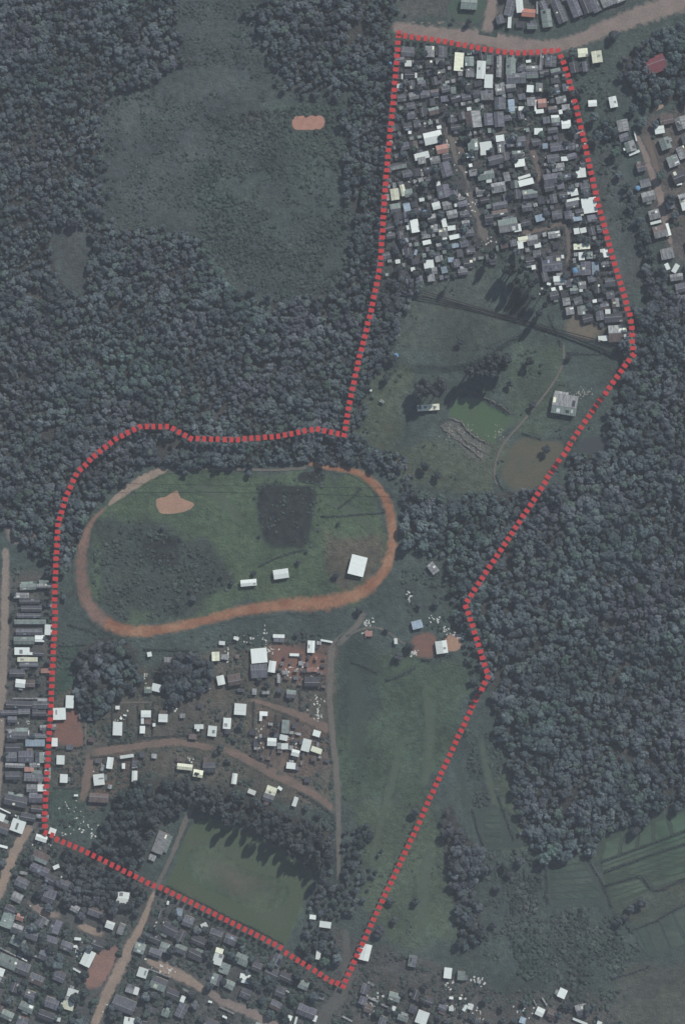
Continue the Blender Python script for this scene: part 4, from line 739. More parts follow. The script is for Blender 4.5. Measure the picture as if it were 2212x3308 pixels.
GROUPS = {'settle': 'houses of the dense settlement', 'top': 'houses above the top road', 'right': 'houses along the eastern lane', 'left': 'houses of the western strip', 'village': 'village houses below the track', 'town': 'houses of the southwest town', 'south': 'houses on the southern fringe', 'field': 'buildings in the open fields'}
def build_house(q):
    w, h, tone = q['w'] * S, q['h'] * S, q['t']
    rz = -R(q['a'])
    L, B = (w, h) if w >= h else (h, w)
    if h > w: rz += math.pi / 2
    loc = (X(q['u']), Y(q['v']), 0)
    if B < 2.4 and L > 2.6 * B:
        t = empty('garden_wall', loc, rz)
        b_ = max(B * 0.45, 0.5)
        v, f = box_vf(-L / 2, L / 2, -b_ / 2, b_ / 2, 0, 1.9); mesh_obj('wall_panel', v, f, MAT['plaster'], t)
        v, f = box_vf(-L / 2 - 0.1, L / 2 + 0.1, -B / 2 * 0.9, B / 2 * 0.9, 1.9, 2.03); mesh_obj('coping', v, f, ROOF['W' if tone in 'WC' else tone], t)
        tag(t, q['label'], 'wall', 'garden walls'); return t
    area = w * h
    small = area < 26
    kind = house_kind(q); t = empty(kind, loc, rz)
    tag(t, q['label'], kind, 'sheds' if small else 'shacks of the dense settlement' if kind == 'shack' else GROUPS[q['area']])
    hw = (2.1 if small else 2.7) + rng.random() * 0.9 + (0.8 if area > 160 else 0) + (0.35 if small and tone in 'WBC' else 0)
    wall = rng.choice(WALLS); o = 0.3; rm = ROOF[tone]
    L2, B2 = L / 2, B / 2
    if small or (tone in 'WCB' and rng.random() < 0.45):
        k = rng.choice((-1, 1)) * rng.uniform(0.04, 0.10)          # one sloping sheet
        z0, z1 = hw - k * B2, hw + k * B2
        v = [(-L2 + o, -B2 + o, 0), (L2 - o, -B2 + o, 0), (L2 - o, B2 - o, 0), (-L2 + o, B2 - o, 0), (-L2 + o, -B2 + o, z0), (L2 - o, -B2 + o, z0), (L2 - o, B2 - o, z1), (-L2 + o, B2 - o, z1)]
        mesh_obj('wall', v, [(0, 3, 2, 1), (4, 5, 6, 7), (0, 1, 5, 4), (1, 2, 6, 5), (2, 3, 7, 6), (3, 0, 4, 7)], wall, t)
        v, f = slab((-B2, z0 + 0.02), (B2, z1 + 0.02), -L2, L2, 0.1)
        panels = [mesh_obj('roof_panel', v, f, rm, t)]; slope = [((-B2, z0), (B2, z1))]
    else:
        pitch = rng.uniform(0.10, 0.16) if tone in 'WCB' else rng.uniform(0.2, 0.34)
        zr = hw + pitch * (B2 - o)
        ridge_y = rng.uniform(-0.12, 0.12) * B
        v = [(-L2 + o, -B2 + o, 0), (L2 - o, -B2 + o, 0), (L2 - o, B2 - o, 0), (-L2 + o, B2 - o, 0), (-L2 + o, -B2 + o, hw), (L2 - o, -B2 + o, hw), (L2 - o, B2 - o, hw), (-L2 + o, B2 - o, hw), (-L2 + o, ridge_y, zr), (L2 - o, ridge_y, zr)]
        mesh_obj('wall', v, [(0, 3, 2, 1), (0, 1, 5, 4), (2, 3, 7, 6), (1, 2, 6, 9, 5), (3, 0, 4, 8, 7), (4, 5, 9, 8), (6, 7, 8, 9)], wall, t)
        panels, slope = [], []
        for s in (-1, 1):
            ze = hw - pitch * o
            tt = rm
            if tone in 'LGKDV' and rng.random() < 0.14: tt = ROOF[rng.choice('LVGT')]
            v, f = slab((s * B2, ze + 0.04), (ridge_y, zr + 0.04), -L2, L2, 0.09)
            panels.append(mesh_obj('roof_panel', v, f, tt, t)); slope.append(((s * B2, ze), (ridge_y, zr)))
        if L > 6:
            v, f = box_vf(-L2 - 0.02, L2 + 0.02, ridge_y - 0.22, ridge_y + 0.22, zr + 0.1, zr + 0.19)
            mesh_obj('ridge_cap', v, f, rm if tone in 'WCB' else MAT['ridge'], t)
    # newer or older sheets laid over the roof
    n = 0
    if tone in 'LVGKDP' and not small: n = rng.choice((0, 1, 1, 2, 2)) if tone in 'LV' else rng.choice((0, 0, 1, 1))
    elif tone in 'WC' and area > 40: n = rng.choice((0, 0, 1))
    if 'farmhouse' in q['label'] or 'barn' in q['label']: n = 6
    for _ in range(n):
        k = rng.randrange(len(panels)); (y0, z0), (y1, z1) = slope[k]
        x0 = rng.uniform(-L2, L2 - 1.6); x1 = min(L2 - 0.05, x0 + rng.uniform(1.0, 3.0))
        a0 = rng.uniform(0.03, 0.5); a1 = min(0.95, a0 + rng.uniform(0.3, 0.6))
        v, f = slab((y0 + (y1 - y0) * a0, z0 + (z1 - z0) * a0 + 0.16), (y0 + (y1 - y0) * a1, z0 + (z1 - z0) * a1 + 0.16), x0, x1, 0.05)
        mesh_obj('roof_sheet', v, f, ROOF[rng.choice('LLCVBD') if tone in 'GKD' else rng.choice('WCLD') if tone in 'LV' else rng.choice('LLV')], panels[k])
    if not small and rng.random() < 0.3:                             # lean-to against one end or side
        s = rng.choice((-1, 1)); d = rng.uniform(1.6, 2.8); e = rng.uniform(0.35, 0.8) * L
        x0 = rng.uniform(-L2, L2 - e); y0 = s * (B2 - o); y1 = s * (B2 + d - o)
        v, f = box_vf(x0 + 0.15, x0 + e - 0.15, min(y0, y1), max(y0, y1), 0, hw * 0.68)
        lt = mesh_obj('lean_to', v, f, rng.choice(WALLS), t)
        v, f = slab((y1 + s * 0.2, hw * 0.68 + 0.02), (s * (B2 - o + 0.01), hw * 0.8), x0, x0 + e, 0.08)
        mesh_obj('lean_to_roof', v, f, ROOF[rng.choice('LGDVT')], lt)
    if area > 60 and hw > 2.2:
        d = obj_of('door', door_me, t); d.location = (rng.uniform(-0.2, 0.2) * L, -B2 + o, 0)
        for s in (-1, 1):
            wd = obj_of('window', win_me, t); wd.location = (s * L * 0.33, -B2 + o, 0)
    return t
for q in HOUSES: build_house(q)
HP = np.array([(q['u'], q['v'], math.hypot(q['w'], q['h']) / 2, min(q['w'], q['h']) / 2) for q in HOUSES])

# ------------------------------------------------------------------ trees: crowns of many leaf faces
def crown_data(seed, n, lobes, slim=1.0, leaf=0.2):
    r_ = np.random.default_rng(seed)
    L_ = [(np.array([r_.uniform(-.15, .15), r_.uniform(-.15, .15), 0]), 0.55 + 0.2 * r_.random())]
    for k in range(lobes):
        a = k * 2.4 + r_.random() * 0.8; d = 0.38 + 0.24 * r_.random()
        L_.append((np.array([math.cos(a) * d, math.sin(a) * d, (r_.random() - 0.35) * 0.7]), 0.34 + 0.2 * r_.random()))
    wts = np.array([q[1] ** 2 for q in L_]); wts /= wts.sum(); V, F = [], []
    while len(F) < n:
        c, rad = L_[r_.choice(len(L_), p=wts)]
        d = r_.normal(size=3); d /= np.linalg.norm(d)
        if d[2] < -0.45: continue
        p = c + d * rad * (0.82 + 0.24 * r_.random())
        if any(np.linalg.norm(p - c2) < r2 * 0.8 for c2, r2 in L_): continue
        nn = d * 1.0 + r_.normal(size=3) * 0.3; nn /= np.linalg.norm(nn)
        tx = np.cross(nn, r_.normal(size=3)); tx /= np.linalg.norm(tx); ty = np.cross(nn, tx)
        s = leaf * (0.6 + 0.7 * r_.random()); k = len(V)
        for a, b in ((-1, -0.6), (0.2, -1), (1, 0.3), (-0.3, 1)):
            q = p + tx * a * s * (0.8 + 0.4 * r_.random()) + ty * b * s * (0.8 + 0.4 * r_.random()); V.append((q[0], q[1], q[2] * slim))
        F.append((k, k + 1, k + 2, k + 3))
    return V, F
def trunk_data(seed, h, r0, top):
    r_ = random.Random(seed); V, F = [], []
    def limb(p0, p1, ra, rb):
        k = len(V); d = (Vector(p1) - Vector(p0)).normalized(); a = d.orthogonal(); b = d.cross(a)
        for p, r in ((p0, ra), (p1, rb)):
            for i in range(6):
                t = i * math.pi / 3; V.append(tuple(Vector(p) + (a * math.cos(t) + b * math.sin(t)) * r))
        for i in range(6): F.append((k + i, k + (i + 1) % 6, k + 6 + (i + 1) % 6, k + 6 + i))
    mid = (r_.uniform(-0.05, 0.05), r_.uniform(-0.05, 0.05), h * 0.55)
    limb((0, 0, 0), mid, r0, r0 * 0.7); limb(mid, (mid[0] * 1.5, mid[1] * 1.5, top), r0 * 0.7, r0 * 0.25)
    for i in range(4):
        a = i * 1.6 + r_.random(); limb((mid[0], mid[1], h * (0.5 + 0.1 * i)), (math.cos(a) * 0.5, math.sin(a) * 0.5, h * (0.8 + 0.12 * i)), r0 * 0.45, r0 * 0.15)
    return V, F
def mesh_data(name, V, F, mat):
    me = bpy.data.meshes.new(name); me.from_pydata([tuple(v) for v in V], [], F); me.materials.append(mat); me.update(); return me
# each unit tree: crown radius 1, crown centre at height hc
CROWNS, TRUNKS = [], []
for k in range(6):
    V, F = crown_data(100 + k, 420, 4 + k % 3, 0.9, 0.19); V = [(x, y, z + 1.55) for x, y, z in V]
    CROWNS.append((V, F)); TRUNKS.append(trunk_data(k, 1.4, 0.11, 1.9))
SLIM, SLIMT = [], []
for k in range(3):
    V, F = crown_data(200 + k, 520, 8, 2.6, 0.17); V = [(x, y, z + 5.4) for x, y, z in V]
    SLIM.append((V, F)); SLIMT.append(trunk_data(20 + k, 4.4, 0.13, 7.0))
BUSH = [crown_data(300 + k, 130, 5, 0.75, 0.26) for k in range(4)]
crown_me = [mesh_data('crown', V, F, MAT['leaf']) for V, F in CROWNS]; crown_dark = [mesh_data('crown', V, F, MAT['leaf_dark']) for V, F in CROWNS]
trunk_me = [mesh_data('trunk', V, F, MAT['bark']) for V, F in TRUNKS]
slim_me = [mesh_data('crown', V, F, MAT['leaf_dark']) for V, F in SLIM]; slimt_me = [mesh_data('trunk', V, F, MAT['bark']) for V, F in SLIMT]

def tree(u, v, r, label, group, kind='round', zs=1.0, name='tree'):
    t = empty(name, (X(u), Y(v), 0), rng.random() * 6.28); k = rng.randrange(3)
    cm, tm = {'round': (rng.choice(crown_me), rng.choice(trunk_me)), 'dark': (rng.choice(crown_dark), rng.choice(trunk_me)), 'slim': (slim_me[k], slimt_me[k])}[kind]
    for nm, me_ in (('trunk', tm), ('crown', cm)):
        o = obj_of(nm, me_, t); o.scale = (r, r, r * zs)
    tag(t, label, 'tree', group); return t

def proto(name, V, F, TV, TF, mat):
    me = bpy.data.meshes.new(name); n = len(V)
    me.from_pydata([tuple(v) for v in V] + [tuple(v) for v in TV], [], list(F) + [tuple(i + n for i in f) for f in TF])
    me.materials.append(mat); me.materials.append(MAT['bark'])
    mi = [0] * len(F) + [1] * len(TF); me.polygons.foreach_set('material_index', mi); me.update()
    return bpy.data.objects.new(name, me)          # shape that the wood repeats, not a thing in the place
P_TREE = [proto('wood_tree_shape', *CROWNS[k], *TRUNKS[k], MAT['leaf']) for k in range(6)]
P_DARK = [proto('dark_tree_shape', *CROWNS[k], *TRUNKS[k], MAT['leaf_dark']) for k in range(3)]
P_BUSH = [proto('bush_shape', [(x, y, z + 0.45) for x, y, z in BUSH[k][0]], BUSH[k][1], [], [], MAT['leaf_scrub']) for k in range(4)]

def scatter(name, protos, pts, label, cat):
    """pts: rows of (u, v, radius, z-stretch)"""
    pts = np.asarray(pts, float)
    me = bpy.data.meshes.new(name); me.vertices.add(len(pts))
    co = np.zeros((len(pts), 3)); co[:, 0] = X(pts[:, 0]); co[:, 1] = Y(pts[:, 1]); me.vertices.foreach_set('co', co.ravel())
    a = me.attributes.new('siz', 'FLOAT_VECTOR', 'POINT'); a.data.foreach_set('vector', np.stack([pts[:, 2] * nrng.uniform(0.8, 1.25, len(pts)), pts[:, 2] * nrng.uniform(0.8, 1.25, len(pts)), pts[:, 2] * pts[:, 3]], 1).astype(np.float32).ravel())
    a = me.attributes.new('turn', 'FLOAT_VECTOR', 'POINT'); tv = np.zeros((len(pts), 3), np.float32); tv[:, 2] = nrng.random(len(pts)) * 6.28; a.data.foreach_set('vector', tv.ravel())
    a = me.attributes.new('pick', 'INT', 'POINT'); a.data.foreach_set('value', nrng.integers(0, len(protos), len(pts)).astype(np.int32))
    o = obj_of(name, me); tag(o, label, cat, kind='stuff')
    g = bpy.data.node_groups.new(name + '_scatter', 'GeometryNodeTree')
    g.interface.new_socket('Geometry', in_out='INPUT', socket_type='NodeSocketGeometry'); g.interface.new_socket('Geometry', in_out='OUTPUT', socket_type='NodeSocketGeometry')
    gi, go = g.nodes.new('NodeGroupInput'), g.nodes.new('NodeGroupOutput')
    m2p = g.nodes.new('GeometryNodeMeshToPoints'); iop = g.nodes.new('GeometryNodeInstanceOnPoints'); jn = g.nodes.new('GeometryNodeJoinGeometry')
    for p in reversed(protos):
        oi = g.nodes.new('GeometryNodeObjectInfo'); oi.inputs[0].default_value = p; oi.inputs['As Instance'].default_value = True
        g.links.new(oi.outputs['Geometry'], jn.inputs[0])
    def attr(nm, dt):
        n = g.nodes.new('GeometryNodeInputNamedAttribute'); n.data_type = dt; n.inputs[0].default_value = nm; return n.outputs[0]
    g.links.new(gi.outputs[0], m2p.inputs[0]); g.links.new(m2p.outputs[0], iop.inputs['Points']); g.links.new(jn.outputs[0], iop.inputs['Instance'])
    iop.inputs['Pick Instance'].default_value = True
    g.links.new(attr('pick', 'INT'), iop.inputs['Instance Index']); g.links.new(attr('siz', 'FLOAT_VECTOR'), iop.inputs['Scale'])
    e2r = g.nodes.new('FunctionNodeEulerToRotation'); g.links.new(attr('turn', 'FLOAT_VECTOR'), e2r.inputs[0]); g.links.new(e2r.outputs[0], iop.inputs['Rotation'])
    g.links.new(iop.outputs[0], go.inputs[0])
    md = o.modifiers.new('scatter', 'NODES'); md.node_group = g
    return o

def hexpts(poly, step, jit=0.42):
    q = np.array(poly, float); lo, hi = q.min(0), q.max(0)
    gu, gv = np.meshgrid(np.arange(lo[0], hi[0], float(step)), np.arange(lo[1], hi[1], step * 0.87))
    gu[1::2] += step / 2
    p = np.stack([gu.ravel(), gv.ravel()], 1); p += (nrng.random(p.shape) - 0.5) * 2 * jit * step
    return p[in_poly(p, poly)]
def off_houses(p, k=0.9, pad=3):
    if not len(p): return p
    keep = np.ones(len(p), bool); lo, hi = p.min(0) - 60, p.max(0) + 60
    for u, v, R_, r_ in HP:
        if lo[0] < u < hi[0] and lo[1] < v < hi[1]: keep &= (p[:, 0] - u) ** 2 + (p[:, 1] - v) ** 2 > ((R_ + r_) / 2 * k + pad) ** 2
    return p[keep]
def off_roads(p, k=0.55, pad=2):
    if not len(p): return p
    keep = np.ones(len(p), bool); lo, hi = p.min(0) - 60, p.max(0) + 60
    for q, w in ROADS:
        if q[:, 0].max() < lo[0] or q[:, 0].min() > hi[0] or q[:, 1].max() < lo[1] or q[:, 1].min() > hi[1]: continue
        for a, b in q: keep &= (p[:, 0] - a) ** 2 + (p[:, 1] - b) ** 2 > (w * k + pad) ** 2
    return p[keep]
def wood(name, poly, step, r, label, protos=P_TREE, holes=(), clean=False, zs=(0.8, 1.35), fringe=0):
    p = hexpts(poly, step)
    if fringe:                                        # the wood thins out into the open ground
        c = np.mean(np.array(poly, float), 0); q = np.array(poly, float); lo, hi = q.min(0) - fringe, q.max(0) + fringe
        f = nrng.random((int((hi - lo).prod() / step ** 2), 2)) * (hi - lo) + lo; f = f[~in_poly(f, poly)]
        d = seg_dist(f, poly, True); f = f[(d < fringe) & (nrng.random(len(f)) < 0.8 * (1 - d / fringe) ** 2)]
        for h in PATCHES: f = f[~in_poly(f, h)]
        if len(f): p = np.vstack([p, off_roads(off_houses(f, 1.0, 6), 0.6, 6)])
    for h in holes: p = p[~in_poly(p, h)]
    gap = vnoise(p, 30, 77) * 0.6 + vnoise(p, 90, 78) * 0.4
    p = p[gap > 0.24]
    if clean: p = off_roads(off_houses(p))
    big = 0.75 + 0.5 * vnoise(p, 110, 79)
    rr = (r[0] + (r[1] - r[0]) * nrng.random(len(p)) ** 1.6) * big
    return scatter(name, protos, np.column_stack([p, rr, nrng.uniform(zs[0], zs[1], len(p))]), label, 'wood')
wood('west_wood', WEST_WOOD, 14.5, (1.0, 2.9), 'dense grey-green wood covering the western half of the site', holes=[CLEARING], fringe=40)
wood('north_wood', NORTH_WOOD, 14.5, (1.0, 2.9), 'dark wood at the top between meadow and settlement', fringe=80)
wood('east_wood', EAST_WOOD, 16, (1.2, 3.6), 'wide dense wood along the eastern side beyond the red boundary', fringe=40)
wood('northeast_wood', NE_WOOD, 22, (2.2, 3.6), 'leafy trees massed around the dark red roof', clean=True)
wood('village_wood', VILLAGE_WOOD, 21, (2.2, 3.8), 'dark round-crowned grove beside the western strip', P_DARK + P_TREE[:2])
wood('copse', COPSE, 21, (2.2, 3.6), 'dark copse in the middle of the village', P_DARK + P_TREE[:2], clean=True)
wood('south_wood', SOUTH_WOOD, 19, (2.0, 3.4), 'dark grove left of the football pitch', P_DARK, clean=True, zs=(1.1, 1.9))
wood('pitch_wood', PITCH_WOOD, 19, (2.0, 3.2), 'dark tall trees massed along the top of the football pitch', P_DARK, zs=(1.3, 2.2))
wood('pitch_side_wood', PITCH_EAST, 21, (1.4, 2.8), 'loose scrubby wood right of the football pitch', P_DARK + P_TREE[:3], clean=True)
wood('row_wood', ROW_WOOD, 22, (2.4, 3.8), 'narrow belt of big trees right of the long meadow', P_DARK + P_TREE[:3])
wood('town_wood', TOWN_WOOD, 20, (1.9, 3.2), 'dark grove below the boundary corner in the town', P_DARK, clean=True)
strip = tr(ZH, [(390, 900), (430, 1000), (470, 1240), (560, 1500), (640, 1700), (700, 1850), (820, 2080), (900, 2345), (720, 2345), (640, 2000), (580, 1750), (520, 1560), (440, 1300), (400, 1150)])
wood('lane_wood', strip, 23, (1.8, 3.0), 'belt of dark trees behind the eastern lane houses', P_DARK + P_TREE[:2], clean=True)
wood('hedge_wood', [(1240, 895), (1330, 905), (1390, 920), (1300, 1000), (1290, 1080), (1250, 1170), (1225, 1150), (1240, 1050)], 19, (1.4, 2.6), 'low thicket below the settlement at the wood edge')
wood('road_wood', tr(ZA, [(340, 110), (430, 95), (520, 120), (480, 175), (400, 180)]), 16, (1.8, 2.8), 'dark clump of trees under the lawn at the top road', P_DARK, clean=True)
wood('brook_wood', tr(ZL, [(150, 545), (260, 570), (380, 600), (420, 660), (460, 780), (560, 800), (700, 750), (860, 790), (640, 850), (400, 860), (380, 760), (300, 680), (160, 620)]), 18, (1.2, 2.4), 'bushy brook line between the track and the ponds', clean=True)

# rough low growth on the open ground
def scrub(name, poly, step, r, thr, label, clean=True, protos=P_BUSH, seed=5, cell=55):
    p = hexpts(poly, step)
    g = vnoise(p, cell, seed) * 0.6 + vnoise(p, cell / 3.5, seed + 1) * 0.4
    p = p[g > thr]
    w = np.zeros(len(p), bool)
    for q in WOODS: w |= in_poly(p, q)
    for q in (PATCHES if clean else []): w |= in_poly(p, q)
    p = p[~w]
    if clean: p = off_roads(off_houses(p, 0.8, 1), 0.5, 1)
    rr = r[0] + (r[1] - r[0]) * nrng.random(len(p)) ** 2
    return scatter(name, protos, np.column_stack([p, rr, nrng.uniform(0.5, 1.1, len(p))]), label, 'scrub')
scrub('meadow_scrub', [(330, 300), (600, 0), (860, 0), (1130, 300), (1150, 1000), (860, 1000), (600, 770), (330, 740)], 10, (0.3, 1.2), 0.44, 'rough tussocks over the wide upper meadow', seed=8, cell=90)
scrub('meadow_brush', [(620, 380), (1000, 340), (1140, 420), (1140, 960), (860, 990), (640, 740)], 11, (0.5, 1.8), 0.47, 'low grey-green brush on the right half of the upper meadow', seed=31, cell=120)
scrub('settlement_shrubbery', SETTLE, 10, (0.5, 1.7), 0.36, 'garden bushes squeezed between the settlement roofs', seed=12)
scrub('eastern_shrubbery', tr(ZH, [(60, 360), (330, 350), (420, 700), (560, 850), (900, 760), (960, 2340), (560, 2340), (420, 1700), (200, 1000), (100, 600)]), 15, (0.5, 1.8), 0.52, 'bushes scattered along the eastern strip', seed=14)
scrub('western_shrubbery', [(10, 1830), (190, 1830), (190, 2100), (160, 2720), (10, 2720)], 13, (0.5, 1.5), 0.42, 'garden bushes between the western strip houses', seed=16)
scrub('village_shrubbery', [(180, 2060), (1060, 2040), (1090, 2700), (160, 2720)], 12, (0.4, 1.5), 0.49, 'bushes scattered through the village gardens', seed=18)
scrub('town_shrubbery', [(-60, 2700), (150, 2700), (560, 2880), (1120, 3190), (1150, 3360), (-60, 3360)], 12, (0.6, 2.2), 0.40, 'dense garden bushes of the southwest town', seed=20)
scrub('southern_shrubbery', [(1130, 3000), (1280, 3080), (1620, 3200), (2020, 3190), (2010, 3360), (1130, 3360)], 12, (0.5, 1.8), 0.44, 'bushes and rank growth on the southern fringe', seed=22)
scrub('southeast_scrub', SCRUB_SE, 12, (0.8, 2.1), 0.36, 'grey scrub between the crop fields and the southern fringe', seed=24)
scrub('infield_scrub', tr(ZG, [(340, 330), (520, 310), (720, 420), (860, 520), (850, 560), (700, 600), (640, 660), (420, 670), (340, 580)]), 12, (0.5, 1.6), 0.42, 'dark scrub over the left half of the track infield', seed=26)
scrub('pond_scrub', tr(ZL, [(200, 220), (900, 130), (1080, 300), (1180, 480), (1060, 700), (860, 780), (500, 780), (180, 540)]), 15, (0.4, 1.3), 0.60, 'tufts and low bushes around the ponds', seed=28)
scrub('wood_edge_scrub', tr(ZK, [(560, 60), (1000, 100), (1000, 560), (1120, 1000), (700, 1000), (560, 500)]), 13, (0.5, 1.7), 0.47, 'scrub at the wood edge east of the track', seed=30)
scrub('long_meadow_scrub', tr(ZO, [(100, -500), (900, -600), (880, 400), (950, 1000), (500, 1000), (150, 200)]), 13, (0.3, 0.9), 0.60, 'tufts in the long meadow', seed=32)
scrub('field_margin_scrub', [(1480, 2350), (1640, 2380), (1720, 2740), (1640, 3140), (1560, 3160), (1560, 2760)], 12, (0.5, 1.7), 0.50, 'rank growth along the margin of the eastern wood', seed=34)
scrub('strip_scrub', tr(ZB, [(150, 640), (640, 480), (600, 740), (680, 880), (900, 900), (800, 1000), (400, 1040), (90, 950)]), 13, (0.3, 0.9), 0.60, 'tufts on the field below the settlement', seed=36)

scrub('plot_scrub', tr(ZG, [(915, 175), (1180, 130), (1160, 330), (1120, 430), (960, 430), (920, 300)]), 12, (0.4, 1.3), 0.5, 'dark tufts over the ploughed plot in the infield', clean=False, seed=40, cell=40)
scrub('plot_tufts', tr(ZG, [(490, 340), (680, 350), (670, 500), (530, 510), (490, 430)]), 12, (0.4, 1.5), 0.45, 'dark tufts over the smaller ploughed plot in the infield', clean=False, seed=42, cell=40)
# hedges and ditches' growth: each a thing of leaf faces along its line
def hedge(pts, width, height, label, mat='leaf_dark', group='hedges and overgrown ditches', name='hedge'):
    p = smooth_path(pts, step=5); V, F = [], []
    u0, v0 = p[0]
    for q in p:
        for _ in range(int(10 + width * 4)):
            d = np.array([rng.gauss(0, 1), rng.gauss(0, 1), abs(rng.gauss(0, 1))]); d /= np.linalg.norm(d)
            w_ = width * rng.uniform(0.6, 1.15)
            c = np.array([X(q[0]) - X(u0), Y(q[1]) - Y(v0), height * 0.25]) + d * np.array([w_, w_, height * 0.75 * rng.uniform(0.7, 1.1)]) + np.array([rng.uniform(-0.6, 0.6), rng.uniform(-0.6, 0.6), 0])
            n = d + np.array([rng.gauss(0, .4), rng.gauss(0, .4), rng.gauss(0, .4)]); n /= np.linalg.norm(n)
            tx = np.cross(n, [rng.gauss(0, 1), rng.gauss(0, 1), rng.gauss(0, 1)]); tx /= np.linalg.norm(tx); ty = np.cross(n, tx); s = rng.uniform(0.2, 0.42); k = len(V)
            for a, b in ((-1, -0.6), (0.2, -1), (1, 0.3), (-0.3, 1)): V.append(tuple(c + tx * a * s + ty * b * s))
            F.append((k, k + 1, k + 2, k + 3))
    t = empty(name, (X(u0), Y(v0), 0)); mesh_obj('foliage', V, F, MAT[mat], t)
    stems = []
    for q in p[::4]:
        stems.append(box_vf(X(q[0]) - X(u0) - 0.06, X(q[0]) - X(u0) + 0.06, Y(q[1]) - Y(v0) - 0.06, Y(q[1]) - Y(v0) + 0.06, 0, height * 0.5))
    V, F = join_vf(stems); mesh_obj('stems', V, F, MAT['bark'], t)['kind'] = 'stuff'
    tag(t, label, 'hedge', group); return t
hedge(tr(ZL, [(295, 208), (370, 218), (470, 238), (570, 238), (660, 222), (740, 188), (820, 138), (905, 88)]), 1.8, 5.6, 'long curving embankment below the open field, made as a tall hedge for its shade')  # hedge shape stands in for an embankment, made tall to cast its shade
hedge(tr(ZL, [(700, 355), (760, 390), (830, 430)]), 1.2, 3.0, 'straight dark hedge on the upper right bank of the green pond')
hedge(tr(ZL, [(165, 545), (230, 560), (300, 590), (380, 610)]), 0.9, 2.2, 'hedge running from the boundary corner along the brook')
hedge(tr(ZL, [(395, 640), (402, 760)]), 0.8, 2.0, 'short upright hedge right of the track bend')
hedge(tr(ZB, [(1005, 770), (1060, 800), (1120, 845), (1150, 858)]), 0.8, 2.4, 'diagonal hedge above the straw field')
hedge(tr(ZB, [(885, 800), (915, 870), (945, 950)]), 0.6, 1.8, 'thin hedge left of the straw field')
hedge(tr(ZB, [(640, 490), (680, 530)]), 0.6, 2.0, 'short hedge where the settlement lane meets the field')
hedge(tr(ZB, [(980, 990), (1080, 995), (1180, 985)]), 0.6, 1.8, 'low hedge under the power line end')
hedge(tr(ZL, [(890, 515), (965, 540)]), 0.8, 2.0, 'short hedge above the olive field')
hedge(tr(ZL, [(780, 690), (800, 740), (860, 765), (940, 768)]), 0.8, 2.0, 'hedge curling round the lower left of the olive field')
hedge(tr(ZG, [(1165, 300), (1260, 296), (1390, 285)]), 0.5, 1.3, 'thin hedge line across the right infield')
hedge(tr(ZG, [(1225, 270), (1265, 240), (1305, 200)]), 0.5, 1.3, 'diagonal hedge line in the upper right infield')
hedge(tr(ZG, [(940, 480), (1010, 445), (1100, 420)]), 0.6, 1.4, 'curving hedge above the infield huts')
hedge(tr(ZG, [(250, 690), (300, 705), (350, 722)]), 0.7, 1.8, 'hedge outside the lower left bend of the track')
hedge(tr(ZI, [(430, 300), (520, 300), (620, 292)]), 0.7, 1.8, 'hedge above the green plot at the western boundary')
hedge(tr(ZI, [(420, 375), (500, 390), (600, 405)]), 0.7, 1.8, 'hedge across the green plot at the western boundary')
hedge(tr(ZI, [(1040, 330), (1200, 332), (1420, 345)]), 0.6, 1.6, 'hedge along the foot of the track above the village')
hedge(tr(ZJ, [(1150, 1250), (1260, 1310), (1370, 1390), (1410, 1440), (1415, 1520)]), 0.8, 2.0, 'curved hedge below the lower village road')
hedge(tr(ZI, [(400, 1195), (590, 1190)]), 0.5, 1.4, 'garden hedge between the two white houses by the western boundary')
hedge(tr(ZI, [(420, 1050), (600, 1038)]), 0.5, 1.4, 'garden hedge along the foot of the red soil yard')
hedge(tr(ZK, [(440, 1110), (520, 1085), (600, 1050), (650, 1020)]), 1.0, 2.6, 'dark bushy hedge below the earth yard in the meadow')
hedge(tr(ZK, [(190, 985), (280, 1015), (370, 1060)]), 0.5, 1.2, 'faint hedge line on the left of the long meadow')
hedge(tr(ZN, [(205, 588), (400, 680), (620, 795), (850, 905), (1040, 1005)]), 0.6, 1.1, 'trimmed hedge along the lower edge of the football pitch', 'leaf_scrub')
for pts, lab in (([(962, 860), (1300, 735), (1640, 612)], 'dark hedge below the plots of the upper crop field'), ([(980, 936), (1300, 815), (1660, 700)], 'second dark hedge across the upper crop field'),
                 ([(985, 1032), (1100, 1000), (1230, 965), (1280, 1000), (1330, 1060), (1400, 1060), (1500, 1010), (1640, 950)], 'kinked hedge under the upper crop field'), ([(1205, 1345), (1370, 1278), (1470, 1215), (1600, 1155)], 'hedge along the top of the small bed field'),
                 ([(835, 765), (880, 860), (940, 960), (985, 1060), (1035, 1180)], 'straight hedge between the two crop fields'), ([(555, 785), (565, 950), (578, 1150)], 'upright hedge left of the middle crop field'), ([(1040, 1700), (1180, 1660), (1310, 1610)], 'hedge at the corner of the lowest field'),
                 ([(30, 480), (60, 600), (110, 740)], 'hedge left of the meadow strips beside the eastern wood'), ([(215, 380), (280, 560), (330, 700)], 'hedge right of the meadow strips beside the eastern wood')):
    hedge(tr(ZP, pts), 0.75, 1.9, lab)

